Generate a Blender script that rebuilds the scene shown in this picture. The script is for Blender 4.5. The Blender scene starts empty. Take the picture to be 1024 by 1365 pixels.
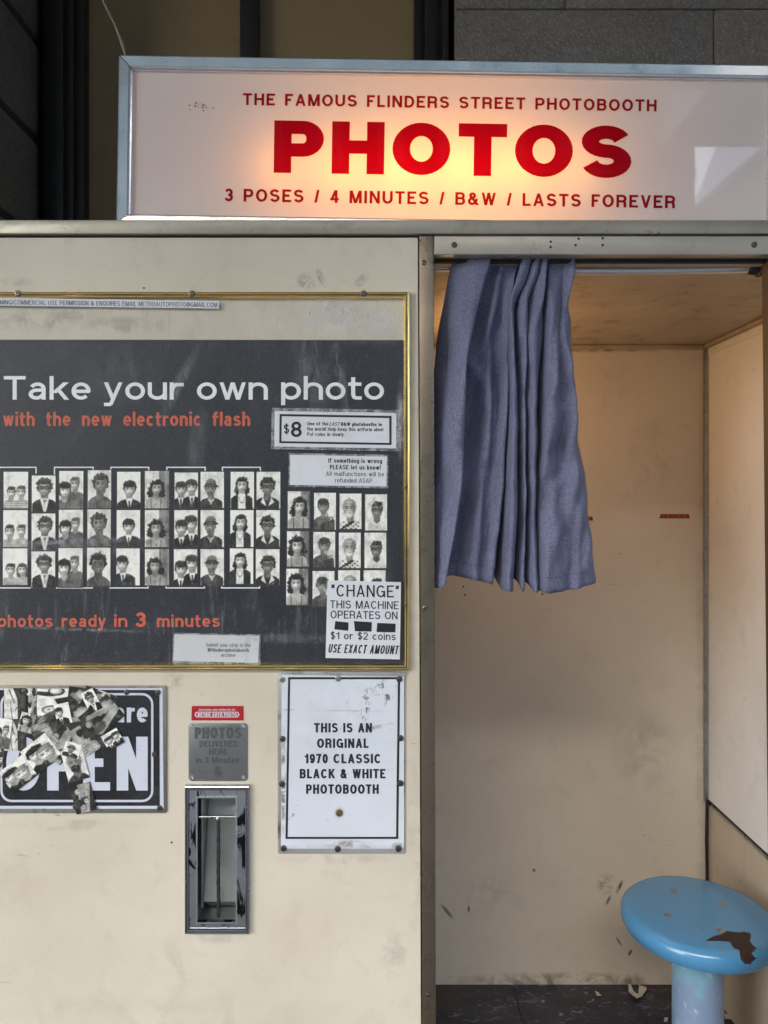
import bpy, bmesh, math, random
from mathutils import Vector, Matrix
from mathutils.geometry import delaunay_2d_cdt
from mathutils.bvhtree import BVHTree
R = math.radians
rnd = random.Random(7)
SC = bpy.context.scene
COL = SC.collection

# ---------------------------------------------------------------- camera, sky, sun, exposure
F = 986.0          # focal length in photo pixels (photo 1024 x 1365)
D = 1.25           # camera to the booth front, metres
CX, CY = 507.0, 662.0
CZ = 1.45
cam = bpy.data.cameras.new('camera'); camo = bpy.data.objects.new('camera', cam); COL.objects.link(camo)
cam.sensor_fit = 'VERTICAL'; cam.sensor_height = 36.0; cam.lens = 36.0 * F / 1365.0
cam.shift_x = (512.0 - CX) / 1365.0; cam.shift_y = -(682.5 - CY) / 1365.0
cam.clip_start = 0.05; cam.clip_end = 400
camo.location = (0, -D, CZ); camo.rotation_euler = (R(90), 0, 0)
SC.camera = camo

SUN_EL, SUN_AZ = 31.0, 200.0      # azimuth clockwise from +Y: behind the camera, to its left
w = bpy.data.worlds.new('World'); SC.world = w; w.use_nodes = True
nt = w.node_tree; bg = nt.nodes['Background']
sky = nt.nodes.new('ShaderNodeTexSky'); sky.sky_type = 'NISHITA'; sky.sun_disc = False
sky.sun_elevation = R(SUN_EL); sky.sun_rotation = R(SUN_AZ); sky.dust_density = 1.6; sky.air_density = 1.2; sky.ozone_density = 1.0
nt.links.new(sky.outputs[0], bg.inputs[0]); bg.inputs[1].default_value = 0.15
sl = bpy.data.lights.new('sun', 'SUN'); so = bpy.data.objects.new('sun', sl); COL.objects.link(so)
sl.energy = 1.2; sl.angle = R(80); sl.color = (1.0, 0.97, 0.94)
a = R(SUN_AZ); d = Vector((math.sin(a) * math.cos(R(SUN_EL)), math.cos(a) * math.cos(R(SUN_EL)), math.sin(R(SUN_EL))))
so.rotation_euler = d.to_track_quat('Z', 'Y').to_euler(); so.location = d * 20
SC.view_settings.view_transform = 'Standard'; SC.view_settings.look = 'None'
SC.view_settings.exposure = 2.17; SC.view_settings.gamma = 1.0
SC.cycles.max_bounces = 8; SC.cycles.diffuse_bounces = 4; SC.cycles.transparent_max_bounces = 12
SC.cycles.sample_clamp_indirect = 6.0

# ---------------------------------------------------------------- helpers
def X(px, y=0.0): return (px - CX) / F * (D + y)
def Z(py, y=0.0): return CZ - (py - CY) / F * (D + y)
M2 = D / F                                            # metres per photo pixel on the booth front
def lin(c): return c / 12.92 if c <= 0.04045 else ((c + 0.055) / 1.055) ** 2.4
def rgb(r, g, b): return (lin(r / 255), lin(g / 255), lin(b / 255))

def thing(name, label, cat, loc=(0, 0, 0), rot=(0, 0, 0), group=None):
    o = bpy.data.objects.new(name, None); COL.objects.link(o); o.empty_display_size = 0.05
    o.location = loc; o.rotation_euler = rot; o['label'] = label; o['category'] = cat
    if group: o['group'] = group
    return o
def wm(o):
    m = Matrix.LocRotScale(o.location, o.rotation_euler, o.scale)
    return (wm(o.parent) @ o.matrix_parent_inverse @ m) if o.parent else m
def link(name, me, mat=None, parent=None, local=False):
    o = bpy.data.objects.new(name, me); COL.objects.link(o)
    if mat is not None:
        for m in (mat if isinstance(mat, (list, tuple)) else [mat]): me.materials.append(m)
    if parent is not None:
        o.parent = parent
        if not local: o.matrix_parent_inverse = wm(parent).inverted()
    return o
def tag(o, label, cat, group=None):
    o['label'] = label; o['category'] = cat
    if group: o['group'] = group
    return o
def struct(o): o['kind'] = 'structure'; return o
def stuff(o): o['kind'] = 'stuff'; return o
def bm2me(bm, name='m', smooth=None):
    me = bpy.data.meshes.new(name); bm.normal_update()
    if smooth is not None:
        for f in bm.faces: f.smooth = True
        for e in bm.edges:
            if len(e.link_faces) == 2 and e.calc_face_angle(0) > R(smooth): e.smooth = False
    bm.to_mesh(me); bm.free(); return me
def add_box(bm, x0, x1, y0, y1, z0, z1, bev=0.0, seg=2):
    r = bmesh.ops.create_cube(bm, size=1.0)
    vs = r['verts']
    for v in vs:
        v.co = Vector(((x0 + x1) / 2 + v.co.x * (x1 - x0), (y0 + y1) / 2 + v.co.y * (y1 - y0), (z0 + z1) / 2 + v.co.z * (z1 - z0)))
    if bev > 0:
        es = list({e for v in vs for e in v.link_edges})
        bmesh.ops.bevel(bm, geom=es, offset=bev, segments=seg, profile=0.5, affect='EDGES')
def box(name, x0, x1, y0, y1, z0, z1, mat, parent=None, bev=0.0, local=False):
    bm = bmesh.new(); add_box(bm, x0, x1, y0, y1, z0, z1, bev)
    return link(name, bm2me(bm, name, 35 if bev else None), mat, parent, local)
def prism(name, pts, y0, y1, mat, parent=None, bev=0.0, local=False, seg=2):
    """outline in XZ (metres, counter-clockwise seen from the camera) from front y0 to back y1"""
    bm = bmesh.new()
    vs = [bm.verts.new((x, y0, z)) for x, z in pts]
    f = bm.faces.new(vs); bm.normal_update()
    if f.normal.y > 0: f.normal_flip()
    r = bmesh.ops.extrude_face_region(bm, geom=[f])
    for v in r['geom']:
        if isinstance(v, bmesh.types.BMVert): v.co.y = y1
    bmesh.ops.recalc_face_normals(bm, faces=bm.faces[:])
    if bev > 0:
        es = [e for e in bm.edges if all(abs(v.co.y - y0) < 1e-6 for v in e.verts)]
        bmesh.ops.bevel(bm, geom=es, offset=bev, segments=seg, profile=0.5, affect='EDGES')
    return link(name, bm2me(bm, name, 35 if bev else None), mat, parent, local)
def rrect(x0, x1, z0, z1, r, n=5):
    pts = []
    for cx, cz, a0 in ((x1 - r, z0 + r, -90), (x1 - r, z1 - r, 0), (x0 + r, z1 - r, 90), (x0 + r, z0 + r, 180)):
        for i in range(n + 1):
            a = R(a0 + 90 * i / n); pts.append((cx + r * math.cos(a), cz + r * math.sin(a)))
    return pts
def pxq(*p): return [(X(a), Z(b)) for a, b in p]
def ring(name, outer, inner, y0, y1, mat, parent, local=False, bev=0.0):
    """flat frame between two outlines with the same number of points, front y0, back y1"""
    bm = bmesh.new(); n = len(outer)
    A = [bm.verts.new((x, y0, z)) for x, z in outer]; B = [bm.verts.new((x, y0, z)) for x, z in inner]
    A2 = [bm.verts.new((x, y1, z)) for x, z in outer]; B2 = [bm.verts.new((x, y1, z)) for x, z in inner]
    for i in range(n):
        j = (i + 1) % n
        bm.faces.new((A[i], A[j], B[j], B[i])); bm.faces.new((A[j], A[i], A2[i], A2[j])); bm.faces.new((B[i], B[j], B2[j], B2[i]))
        bm.faces.new((A2[i], B2[i], B2[j], A2[j]))
    bmesh.ops.recalc_face_normals(bm, faces=bm.faces[:])
    return link(name, bm2me(bm, name), mat, parent, local)
def tube_bm(bm, pts, r, n=10, cap=True):
    pts = [Vector(p) for p in pts]; rings = []
    for i, p in enumerate(pts):
        t = (pts[min(i + 1, len(pts) - 1)] - pts[max(i - 1, 0)]).normalized()
        up = Vector((0, 0, 1)) if abs(t.z) < 0.9 else Vector((0, 1, 0))
        a = t.cross(up).normalized(); b = t.cross(a)
        rr = r[i] if isinstance(r, (list, tuple)) else r
        rings.append([bm.verts.new(p + (a * math.cos(2 * math.pi * k / n) + b * math.sin(2 * math.pi * k / n)) * rr) for k in range(n)])
    for i in range(len(rings) - 1):
        for k in range(n):
            bm.faces.new((rings[i][k], rings[i][(k + 1) % n], rings[i + 1][(k + 1) % n], rings[i + 1][k]))
    if cap: bm.faces.new(rings[0]); bm.faces.new(rings[-1])
    bmesh.ops.recalc_face_normals(bm, faces=bm.faces[:])
def tube(name, pts, r, mat, parent=None, n=10, local=False):
    bm = bmesh.new(); tube_bm(bm, pts, r, n); return link(name, bm2me(bm, name, 40), mat, parent, local)
def lathe_me(prof, n=24, axis='Z', name='lathe'):
    bm = bmesh.new(); rings = []
    for r, h in prof:
        ringv = []
        for k in range(n):
            a = 2 * math.pi * k / n; c, s = r * math.cos(a), r * math.sin(a)
            ringv.append(bm.verts.new((c, s, h) if axis == 'Z' else (c, -h, s)))
        rings.append(ringv)
    for i in range(len(rings) - 1):
        for k in range(n):
            bm.faces.new((rings[i][k], rings[i][(k + 1) % n], rings[i + 1][(k + 1) % n], rings[i + 1][k]))
    bm.faces.new(rings[0]); bm.faces.new(rings[-1])
    bmesh.ops.remove_doubles(bm, verts=bm.verts[:], dist=1e-6)
    bmesh.ops.recalc_face_normals(bm, faces=bm.faces[:])
    return bm2me(bm, name, 35)

# ---------------------------------------------------------------- materials
class NB:
    def __init__(s, name):
        s.m = bpy.data.materials.new(name); s.m.use_nodes = True; s.t = s.m.node_tree
        s.p = s.t.nodes['Principled BSDF']; s.out = s.t.nodes['Material Output']
        s.co = s.t.nodes.new('ShaderNodeTexCoord').outputs['Object']
    def n(s, ty, **kw):
        x = s.t.nodes.new(ty)
        for k, v in kw.items():
            if k in x.bl_rna.properties.keys(): setattr(x, k, v)
            else: x.inputs[k].default_value = v
        return x
    def l(s, a, b): s.t.links.new(a, b)
    def noise(s, scale, detail=4, rough=0.55, stretch=None, loc=(0, 0, 0), dist=0.0):
        mp = s.n('ShaderNodeMapping'); mp.inputs['Location'].default_value = loc
        if stretch: mp.inputs['Scale'].default_value = stretch
        if stretch and len(stretch) == 6: pass
        s.l(s.co, mp.inputs[0])
        x = s.n('ShaderNodeTexNoise', Scale=scale, Detail=detail, Roughness=rough, Distortion=dist); s.l(mp.outputs[0], x.inputs['Vector'])
        return x.outputs[0]
    def ramp(s, src, a, b, lo=0.0, hi=1.0):
        x = s.n('ShaderNodeMapRange'); x.inputs[1].default_value = a; x.inputs[2].default_value = b
        x.inputs[3].default_value = lo; x.inputs[4].default_value = hi; s.l(src, x.inputs[0]); return x.outputs[0]
    def mul(s, a, b, op='MULTIPLY'):
        x = s.n('ShaderNodeMath', operation=op)
        for i, v in enumerate((a, b)):
            if isinstance(v, (int, float)): x.inputs[i].default_value = v
            else: s.l(v, x.inputs[i])
        return x.outputs[0]
    def mix(s, f, a, b, bt='MIX'):
        x = s.n('ShaderNodeMix', data_type='RGBA', blend_type=bt)
        if isinstance(f, (int, float)): x.inputs[0].default_value = f
        else: s.l(f, x.inputs[0])
        for i, v in ((6, a), (7, b)):
            if isinstance(v, tuple): x.inputs[i].default_value = (*v, 1) if len(v) == 3 else v
            else: s.l(v, x.inputs[i])
        return x.outputs[2]
    def bump(s, h, strength=0.2, dist=0.001):
        b = s.n('ShaderNodeBump', Strength=strength, Distance=dist); s.l(h, b.inputs['Height']); s.l(b.outputs[0], s.p.inputs['Normal']); return b.outputs[0]
    def base(s, c):
        if isinstance(c, tuple): s.p.inputs['Base Color'].default_value = (*c, 1)
        else: s.l(c, s.p.inputs['Base Color'])
    def set(s, **kw):
        for k, v in kw.items():
            k = k.replace('_', ' ')
            if isinstance(v, (int, float, tuple)): s.p.inputs[k].default_value = v
            else: s.l(v, s.p.inputs[k])

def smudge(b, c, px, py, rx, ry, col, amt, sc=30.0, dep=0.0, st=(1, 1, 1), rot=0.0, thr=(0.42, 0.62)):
    """one smudge or painted glare patch on a panel, centre and radii in photo pixels at depth dep"""
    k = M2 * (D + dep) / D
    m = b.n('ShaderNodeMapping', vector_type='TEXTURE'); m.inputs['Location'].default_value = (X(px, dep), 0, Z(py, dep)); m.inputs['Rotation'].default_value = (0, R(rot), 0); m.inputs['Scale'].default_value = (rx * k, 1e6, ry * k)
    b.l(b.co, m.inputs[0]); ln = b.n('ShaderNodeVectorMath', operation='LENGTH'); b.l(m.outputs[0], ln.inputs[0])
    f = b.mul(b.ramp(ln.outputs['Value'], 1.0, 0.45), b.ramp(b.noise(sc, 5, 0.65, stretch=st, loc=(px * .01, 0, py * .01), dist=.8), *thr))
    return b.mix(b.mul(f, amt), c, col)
def painted(name, col, stain, amount=0.35, rough=0.5, mottle=0.10, scuff=0.35, metallic=0.0, speck=0.6, seed=0.0, bump=0.12, scuffcol=None, drip=0.3, stains_glare=()):
    b = NB(name)
    big = b.noise(3.2, 5, 0.6, loc=(seed, 0, 0)); mid = b.noise(14, 6, 0.65, loc=(seed, 3, 0), dist=0.6); fine = b.noise(160, 3, 0.6)
    c = b.mix(b.ramp(big, 0.35, 0.7, 0, amount), col, stain)
    c = b.mix(b.mul(b.ramp(mid, 0.55, 0.75), mottle * 2), c, stain)
    dr = b.noise(9, 5, 0.6, stretch=(1, 1, 0.18), loc=(seed, 7, 1))
    c = b.mix(b.mul(b.ramp(dr, 0.58, 0.8), drip), c, stain)
    # short scuffs and scratches
    s1 = b.noise(26, 2, 0.4, stretch=(1.0, 1, 7.0), loc=(seed, 1, 5), dist=1.6)
    s2 = b.noise(5, 2, 0.5, loc=(seed, 9, 2))
    sc = b.mul(b.mul(b.ramp(s1, 0.70, 0.76), b.ramp(s2, 0.55, 0.66)), scuff)
    c = b.mix(sc, c, scuffcol or tuple(x * 0.35 for x in stain))
    v = b.n('ShaderNodeTexVoronoi', Scale=34.0); b.l(b.co, v.inputs['Vector'])
    sp = b.mul(b.ramp(v.outputs['Distance'], 0.045, 0.03), b.ramp(b.noise(11, 2, 0.5, loc=(seed, 2, 8)), 0.56, 0.62))
    c = b.mix(b.mul(sp, speck), c, tuple(x * 0.2 for x in stain))
    c = b.mix(b.ramp(fine, 0.3, 0.7, 0, 0.06), c, stain)
    for s_ in stains_glare: c = smudge(b, c, *s_)
    b.base(c); b.set(Roughness=b.ramp(mid, 0.3, 0.7, rough - 0.08, rough + 0.12), Metallic=metallic)
    b.bump(b.mul(mid, fine, 'ADD'), bump, 0.0012)
    return b.m
def metal(name, col, rough=0.25, wear=0.3, dark=(0.05, 0.05, 0.05), bump=0.1, scale=20, stretch=None, metallic=1.0):
    b = NB(name)
    n1 = b.noise(scale, 6, 0.65, stretch=stretch); n2 = b.noise(scale * 7, 3, 0.6)
    b.base(b.mix(b.mul(b.ramp(n1, 0.5, 0.78), wear), col, dark))
    b.set(Metallic=metallic, Roughness=b.ramp(n1, 0.3, 0.75, max(0.03, rough - 0.1), rough + 0.15))
    b.bump(b.mul(n1, b.mul(n2, 0.3), 'ADD'), bump, 0.001); return b.m
def plain(name, col, rough=0.5, var=0.12, scale=60, metallic=0.0):
    b = NB(name); n1 = b.noise(scale, 4, 0.6)
    b.base(b.mix(b.ramp(n1, 0.3, 0.75, 0, var), col, tuple(x * 0.5 for x in col))); b.set(Roughness=rough, Metallic=metallic); return b.m

M = {}
M['cream'] = painted('cream_paint', (0.665, 0.612, 0.515), (0.43, 0.38, 0.30), 0.42, 0.42, 0.20, 0.7, seed=2.0, drip=0.32, bump=0.2, stains_glare=[
 (408, 376, 16, 13, (.13, .12, .11), .55, 60, 0, (1, 1, 1), 30), (428, 370, 6, 16, (.13, .12, .11), .55, 60, 0, (1, 1, .4), -25), (482, 373, 14, 8, (.13, .12, .11), .6, 60, 0, (1, 1, 1), -40),
 (60, 425, 90, 22, (.24, .21, .19), .5, 24), (175, 433, 70, 14, (.22, .20, .18), .5, 30), (470, 430, 90, 22, (.75, .74, .72), .5, 20), (20, 375, 30, 8, (.3, .27, .2), .4),  # the pale patch paints the white reflection of the lifted film
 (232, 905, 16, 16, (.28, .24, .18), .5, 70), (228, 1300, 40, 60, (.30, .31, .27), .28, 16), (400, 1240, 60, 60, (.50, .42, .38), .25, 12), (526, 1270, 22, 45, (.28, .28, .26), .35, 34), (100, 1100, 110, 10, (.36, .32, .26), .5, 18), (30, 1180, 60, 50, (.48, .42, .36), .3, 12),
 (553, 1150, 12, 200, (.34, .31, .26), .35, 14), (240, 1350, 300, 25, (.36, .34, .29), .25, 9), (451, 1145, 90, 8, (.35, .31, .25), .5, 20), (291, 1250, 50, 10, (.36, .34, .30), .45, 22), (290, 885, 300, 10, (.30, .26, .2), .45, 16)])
M['rail'] = painted('rail_metal', (0.46, 0.43, 0.37), (0.2, 0.18, 0.145), 0.5, 0.33, 0.3, 0.8, metallic=0.45, seed=11, drip=0.2)
M['lintel'] = painted('lintel_metal', (0.52, 0.49, 0.43), (0.25, 0.22, 0.18), 0.4, 0.32, 0.2, 0.9, metallic=0.4, seed=19, speck=1.0)
M['post'] = painted('post_metal', (0.24, 0.20, 0.15), (0.12, 0.10, 0.07), 0.25, 0.28, 0.03, 0.06, metallic=0.85, bump=0.04, seed=31)
M['inner'] = painted('inner_wall_paint', (0.65, 0.58, 0.485), (0.46, 0.40, 0.32), 0.30, 0.42, 0.16, 0.6, seed=43, drip=0.15, stains_glare=[
 (808, 1178, 16, 16, (.12, .10, .08), .55, 50, .71), (826, 1182, 3, 12, (.05, .04, .03), .9, 60, .71, (1, 1, .3), 25, (.3, .4)), (811, 1200, 2.5, 9, (.05, .04, .03), .8, 60, .71, (1, 1, .3), 25, (.3, .4)), (596, 1215, 3, 16, (.08, .07, .06), .8, 60, .71, (1, 1, .3), -40, (.3, .4)),
 (625, 1212, 2, 6, (.04, .03, .03), .9, 60, .71, (1, 1, 1), 0, (.3, .4)), (840, 1270, 2.5, 6, (.04, .03, .03), .9, 60, .71, (1, 1, 1), 30, (.3, .4)), (825, 1255, 2, 9, (.06, .05, .05), .7, 60, .71, (1, 1, 1), -30, (.3, .4)), (712, 1160, 2.5, 3, (.05, .04, .03), .9, 60, .71, (1, 1, 1), -30, (.3, .4)),
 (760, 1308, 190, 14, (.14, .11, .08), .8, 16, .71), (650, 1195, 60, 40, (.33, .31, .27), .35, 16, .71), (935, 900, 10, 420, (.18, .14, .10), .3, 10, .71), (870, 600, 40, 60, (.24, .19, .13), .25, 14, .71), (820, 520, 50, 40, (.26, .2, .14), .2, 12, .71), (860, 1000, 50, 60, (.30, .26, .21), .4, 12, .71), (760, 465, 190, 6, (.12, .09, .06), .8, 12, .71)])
M['inner_ceiling'] = painted('inner_ceiling_paint', (0.42, 0.35, 0.26), (0.20, 0.15, 0.10), 0.5, 0.4, 0.5, 1.0, seed=57)
M['side_upper'] = painted('side_board_paint', (0.80, 0.79, 0.78), (0.5, 0.48, 0.46), 0.3, 0.35, 0.18, 1.0, seed=63)
M['side_lower'] = painted('side_lower_paint', (0.53, 0.455, 0.35), (0.32, 0.26, 0.19), 0.4, 0.4, 0.2, 0.6, seed=71)
M['brass'] = metal('brass_trim', (0.88, 0.66, 0.28), 0.17, 0.15, (0.3, 0.2, 0.08), 0.03, 12)
M['alu'] = metal('aluminium_trim', (0.84, 0.88, 0.90), 0.15, 0.45, (0.25, 0.28, 0.30), 0.25, 9)
b = NB('chrome_painted_reflections'); n = b.noise(30, 3, 0.5, stretch=(1.3, 1, .55), dist=1.4); n2 = b.noise(60, 5, .6)
b.base(b.mix(b.ramp(n, .50, .57), (.55, .58, .63), (.03, .033, .043))); b.set(Metallic=1.0, Roughness=b.ramp(n2, .3, .7, .08, .26)); b.bump(n, .5, .003); M['chrome'] = b.m  # dark base-colour blotches stand in for mirrored dark surroundings
M['chrome_edge'] = metal('chrome_edge', (0.42, 0.43, 0.48), 0.2, 0.3, (0.1, 0.1, 0.11), .2, 22)
M['steel'] = metal('dull_steel', (0.42, 0.43, 0.44), 0.32, 0.4, (0.12, 0.11, 0.10), 0.3, 26)
M['traymetal'] = metal('tray_steel', (0.66, 0.68, 0.66), 0.38, 0.12, (0.3, 0.3, 0.28), 0.15, 12)
M['rod_dark'] = metal('dark_bar', (0.16, 0.155, 0.15), 0.3, 0.5, (0.03, 0.03, 0.03), 0.5, 90)
M['rod'] = metal('rod_steel', (0.72, 0.72, 0.74), 0.42, 0.1, (0.05, 0.05, 0.05), 0.05, 30)
M['screw'] = metal('screw_steel', (0.16, 0.15, 0.14), 0.35, 0.6, (0.04, 0.03, 0.02), 0.3, 200)
M['rustscrew'] = metal('rusty_screw', (0.22, 0.16, 0.09), 0.5, 0.7, (0.05, 0.03, 0.02), 0.3, 200, metallic=0.7)
M['black'] = plain('black_recess', (0.012, 0.011, 0.010), 0.6)
M['hole'] = plain('hole_black', (0.008, 0.007, 0.006), 0.8)
M['jamb'] = plain('dark_jamb', (0.06, 0.035, 0.02), 0.5, 0.4)
M['white_ink'] = plain('white_ink', (0.62, 0.65, 0.70), 0.35, 0.35, 90)
M['poster_white'] = plain('poster_white_ink', (0.84, 0.86, 0.87), 0.5, 0.12, 40)
M['orange_ink'] = plain('orange_ink', (0.62, 0.12, 0.06), 0.5, 0.5, 50)
M['black_ink'] = plain('black_ink', (0.018, 0.018, 0.022), 0.4, 0.2, 60)
M['grey_ink'] = plain('grey_ink', (0.10, 0.10, 0.12), 0.4, 0.2, 60)
M['plate_edge'] = painted('dirty_plate_edge', (0.50, 0.52, 0.52), (0.12, 0.10, 0.08), 0.6, 0.35, 0.6, 0.8, metallic=0.3, seed=5, speck=1)
M['open_edge'] = painted('grimy_sign_edge', (0.33, 0.33, 0.32), (0.10, 0.08, 0.06), 0.8, 0.4, 0.8, 0.8, metallic=0.3, seed=8, speck=1)
M['paper'] = painted('notice_paper', (0.68, 0.71, 0.78), (0.45, 0.46, 0.5), 0.15, 0.45, 0.12, 0.2, seed=77, speck=0.5)
M['worn_paper'] = painted('worn_notice_paper', (0.58, 0.60, 0.64), (0.32, 0.32, 0.32), 0.35, 0.5, 0.5, 0.5, seed=79, speck=1.0)
M['red_plate'] = plain('red_plate', (0.42, 0.012, 0.02), 0.3, 0.2)
M['tape'] = plain('red_label_tape', (0.22, 0.008, 0.005), 0.35, 0.5, 400)
M['tape_text'] = plain('tape_lettering', (0.5, 0.18, 0.13), 0.5, 0.5, 400)

def sheet_mat(name, white, seed, chips, marks=()):
    b = NB(name)
    c = b.mix(b.ramp(b.noise(5, 5, 0.6, loc=(seed, 0, 0)), 0.4, 0.75, 0, 0.35), white, tuple(x * 0.7 for x in white))
    n = b.noise(30, 8, 0.75, loc=(seed, 2, 0), dist=0.4); m = b.noise(7, 3, 0.5, loc=(seed, 5, 3))
    c = b.mix(b.mul(b.mul(b.ramp(n, 0.64, 0.68), b.ramp(m, 0.52, 0.6)), chips), c, (0.07, 0.06, 0.055))
    v = b.n('ShaderNodeTexVoronoi', Scale=120.0); b.l(b.co, v.inputs['Vector'])
    c = b.mix(b.mul(b.mul(b.ramp(v.outputs['Distance'], 0.12, 0.07), b.ramp(b.noise(20, 2), 0.5, 0.6)), 0.8 * chips), c, (0.12, 0.11, 0.10))
    for q_ in marks: c = smudge(b, c, *q_)
    b.base(c); b.set(Roughness=0.28); b.bump(n, 0.12, 0.0008); return b.m
M['enamel_white'] = sheet_mat('enamel_white', (0.64, 0.69, 0.77), 3, 0.9, [(512, 922, 18, 24, (.08, .07, .07), .9, 110, 0, (1, 1, 1), 30, (.54, .58)), (488, 938, 8, 30, (.10, .09, .09), .8, 120, 0, (1, 1, 1), 10, (.52, .56)),
 (470, 1124, 30, 7, (.16, .14, .12), .8, 60), (532, 1128, 12, 8, (.16, .14, .12), .9, 50), (378, 1040, 4, 80, (.12, .10, .08), .8, 60, 0, (1, 1, 1), 0, (.45, .55)), (420, 946, 110, 2, (.35, .35, .35), .6, 30, 0, (1, 1, 1), 1), (452.5, 1082, 8, 9, (.40, .30, .20), .6, 60, 0, (1, 1, 1), 0, (.3, .5)),
 (505, 968, 28, 3, (.2, .2, .2), .7, 80, 0, (1, 1, 1), -12), (450, 960, 80, 110, (.5, .53, .56), .4, 10), (455, 1128, 85, 5, (.36, .35, .33), .6, 20)])
M['open_white'] = sheet_mat('open_sign_white', (0.60, 0.64, 0.74), 9, 0.9)
def dark_sheet(name, c0, c1, scale, seed, rough):
    b = NB(name)
    n = b.noise(scale, 6, 0.7, loc=(seed, 0, 0)); s = b.noise(10, 6, 0.7, loc=(seed, 0, 2), dist=0.6)
    c = b.mix(b.ramp(n, 0.35, 0.7), c0, c1)
    c = b.mix(b.mul(b.ramp(s, 0.56, 0.72), 0.20), c, (0.10, 0.11, 0.13))
    f = b.noise(420, 2, 0.6); c = b.mix(b.mul(b.ramp(f, 0.6, 0.72), 0.25), c, (0.22, 0.23, 0.26))
    b.base(c); b.set(Roughness=rough); b.bump(b.mul(n, f, 'ADD'), 0.3, 0.0008); return b.m
M['poster_black'] = dark_sheet('poster_black', (0.008, 0.010, 0.017), (0.017, 0.021, 0.033), 9, 1, 0.45)
M['open_black'] = dark_sheet('open_sign_black', (0.010, 0.011, 0.015), (0.022, 0.024, 0.03), 14, 4, 0.35)

b = NB('photo_print'); at = b.n('ShaderNodeVertexColor', layer_name='ink')
g = b.noise(700, 2, 0.7); c = b.mix(b.ramp(g, 0.35, 0.8, 0, 0.18), at.outputs[0], (0.10, 0.095, 0.09))
c = b.mix(b.mul(b.ramp(b.noise(55, 5, 0.7, dist=1), 0.60, 0.7), 0.25), c, (0.62, 0.64, 0.64))
b.base(c); b.set(Roughness=0.4); M['print'] = b.m

# clear acrylic sheet over the poster: a faint grey film, reflection streaks painted as pale haze, ripples that catch the street
b = NB('clear_acrylic'); t = b.t
tr = b.n('ShaderNodeBsdfTransparent'); gl = b.n('ShaderNodeBsdfGlossy', Roughness=0.10); df = b.n('ShaderNodeBsdfDiffuse')
gl.inputs[0].default_value = (1, 1, 1, 1); df.inputs[0].default_value = (0.62, 0.65, 0.70, 1)
wv = b.noise(4.2, 4, 0.55, stretch=(2.6, 1, 0.55), dist=1.2); bp = b.n('ShaderNodeBump', Strength=0.30, Distance=0.012); b.l(wv, bp.inputs['Height'])
b.l(bp.outputs[0], gl.inputs['Normal'])
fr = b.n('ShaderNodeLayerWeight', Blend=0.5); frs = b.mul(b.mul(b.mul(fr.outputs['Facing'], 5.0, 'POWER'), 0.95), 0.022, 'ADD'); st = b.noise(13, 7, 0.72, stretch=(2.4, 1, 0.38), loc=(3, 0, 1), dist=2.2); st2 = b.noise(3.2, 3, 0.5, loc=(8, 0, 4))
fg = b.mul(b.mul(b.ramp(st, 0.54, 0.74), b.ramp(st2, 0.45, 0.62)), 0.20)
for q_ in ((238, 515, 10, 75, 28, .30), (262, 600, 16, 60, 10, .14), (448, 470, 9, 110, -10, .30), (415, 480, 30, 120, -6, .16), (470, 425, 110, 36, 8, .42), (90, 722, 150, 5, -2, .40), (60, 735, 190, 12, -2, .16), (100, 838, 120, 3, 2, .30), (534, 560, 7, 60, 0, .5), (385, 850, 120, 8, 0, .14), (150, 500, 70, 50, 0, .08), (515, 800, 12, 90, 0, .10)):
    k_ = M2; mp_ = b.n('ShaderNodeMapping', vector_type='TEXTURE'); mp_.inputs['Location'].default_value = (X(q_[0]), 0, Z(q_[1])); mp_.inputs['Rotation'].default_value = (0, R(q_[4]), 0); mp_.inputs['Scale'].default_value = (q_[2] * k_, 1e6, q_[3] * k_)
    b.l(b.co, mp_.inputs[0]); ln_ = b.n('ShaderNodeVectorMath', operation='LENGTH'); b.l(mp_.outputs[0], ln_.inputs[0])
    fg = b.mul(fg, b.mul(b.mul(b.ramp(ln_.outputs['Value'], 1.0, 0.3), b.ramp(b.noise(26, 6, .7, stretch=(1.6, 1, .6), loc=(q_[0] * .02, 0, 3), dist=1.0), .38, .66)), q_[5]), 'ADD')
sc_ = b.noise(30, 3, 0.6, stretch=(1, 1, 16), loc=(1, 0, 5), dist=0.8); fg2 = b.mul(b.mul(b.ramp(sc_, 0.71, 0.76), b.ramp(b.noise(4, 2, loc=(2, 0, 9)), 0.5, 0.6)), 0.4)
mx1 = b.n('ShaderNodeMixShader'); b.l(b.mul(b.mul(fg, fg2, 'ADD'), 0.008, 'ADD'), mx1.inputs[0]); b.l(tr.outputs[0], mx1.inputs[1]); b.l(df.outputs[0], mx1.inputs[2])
mx2 = b.n('ShaderNodeMixShader'); b.l(frs, mx2.inputs[0]); b.l(mx1.outputs[0], mx2.inputs[1]); b.l(gl.outputs[0], mx2.inputs[2])
b.l(mx2.outputs[0], b.out.inputs[0]); M['acrylic'] = b.m
b = NB('clear_tape'); tr = b.n('ShaderNodeBsdfTransparent'); df = b.n('ShaderNodeBsdfDiffuse'); df.inputs[0].default_value = (0.6, 0.63, 0.66, 1)
mx = b.n('ShaderNodeMixShader'); b.l(b.ramp(b.noise(60, 5, 0.7), 0.35, 0.7, 0.12, 0.6), mx.inputs[0]); b.l(tr.outputs[0], mx.inputs[1]); b.l(df.outputs[0], mx.inputs[2]); b.l(mx.outputs[0], b.out.inputs[0]); M['clear_tape'] = b.m

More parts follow.
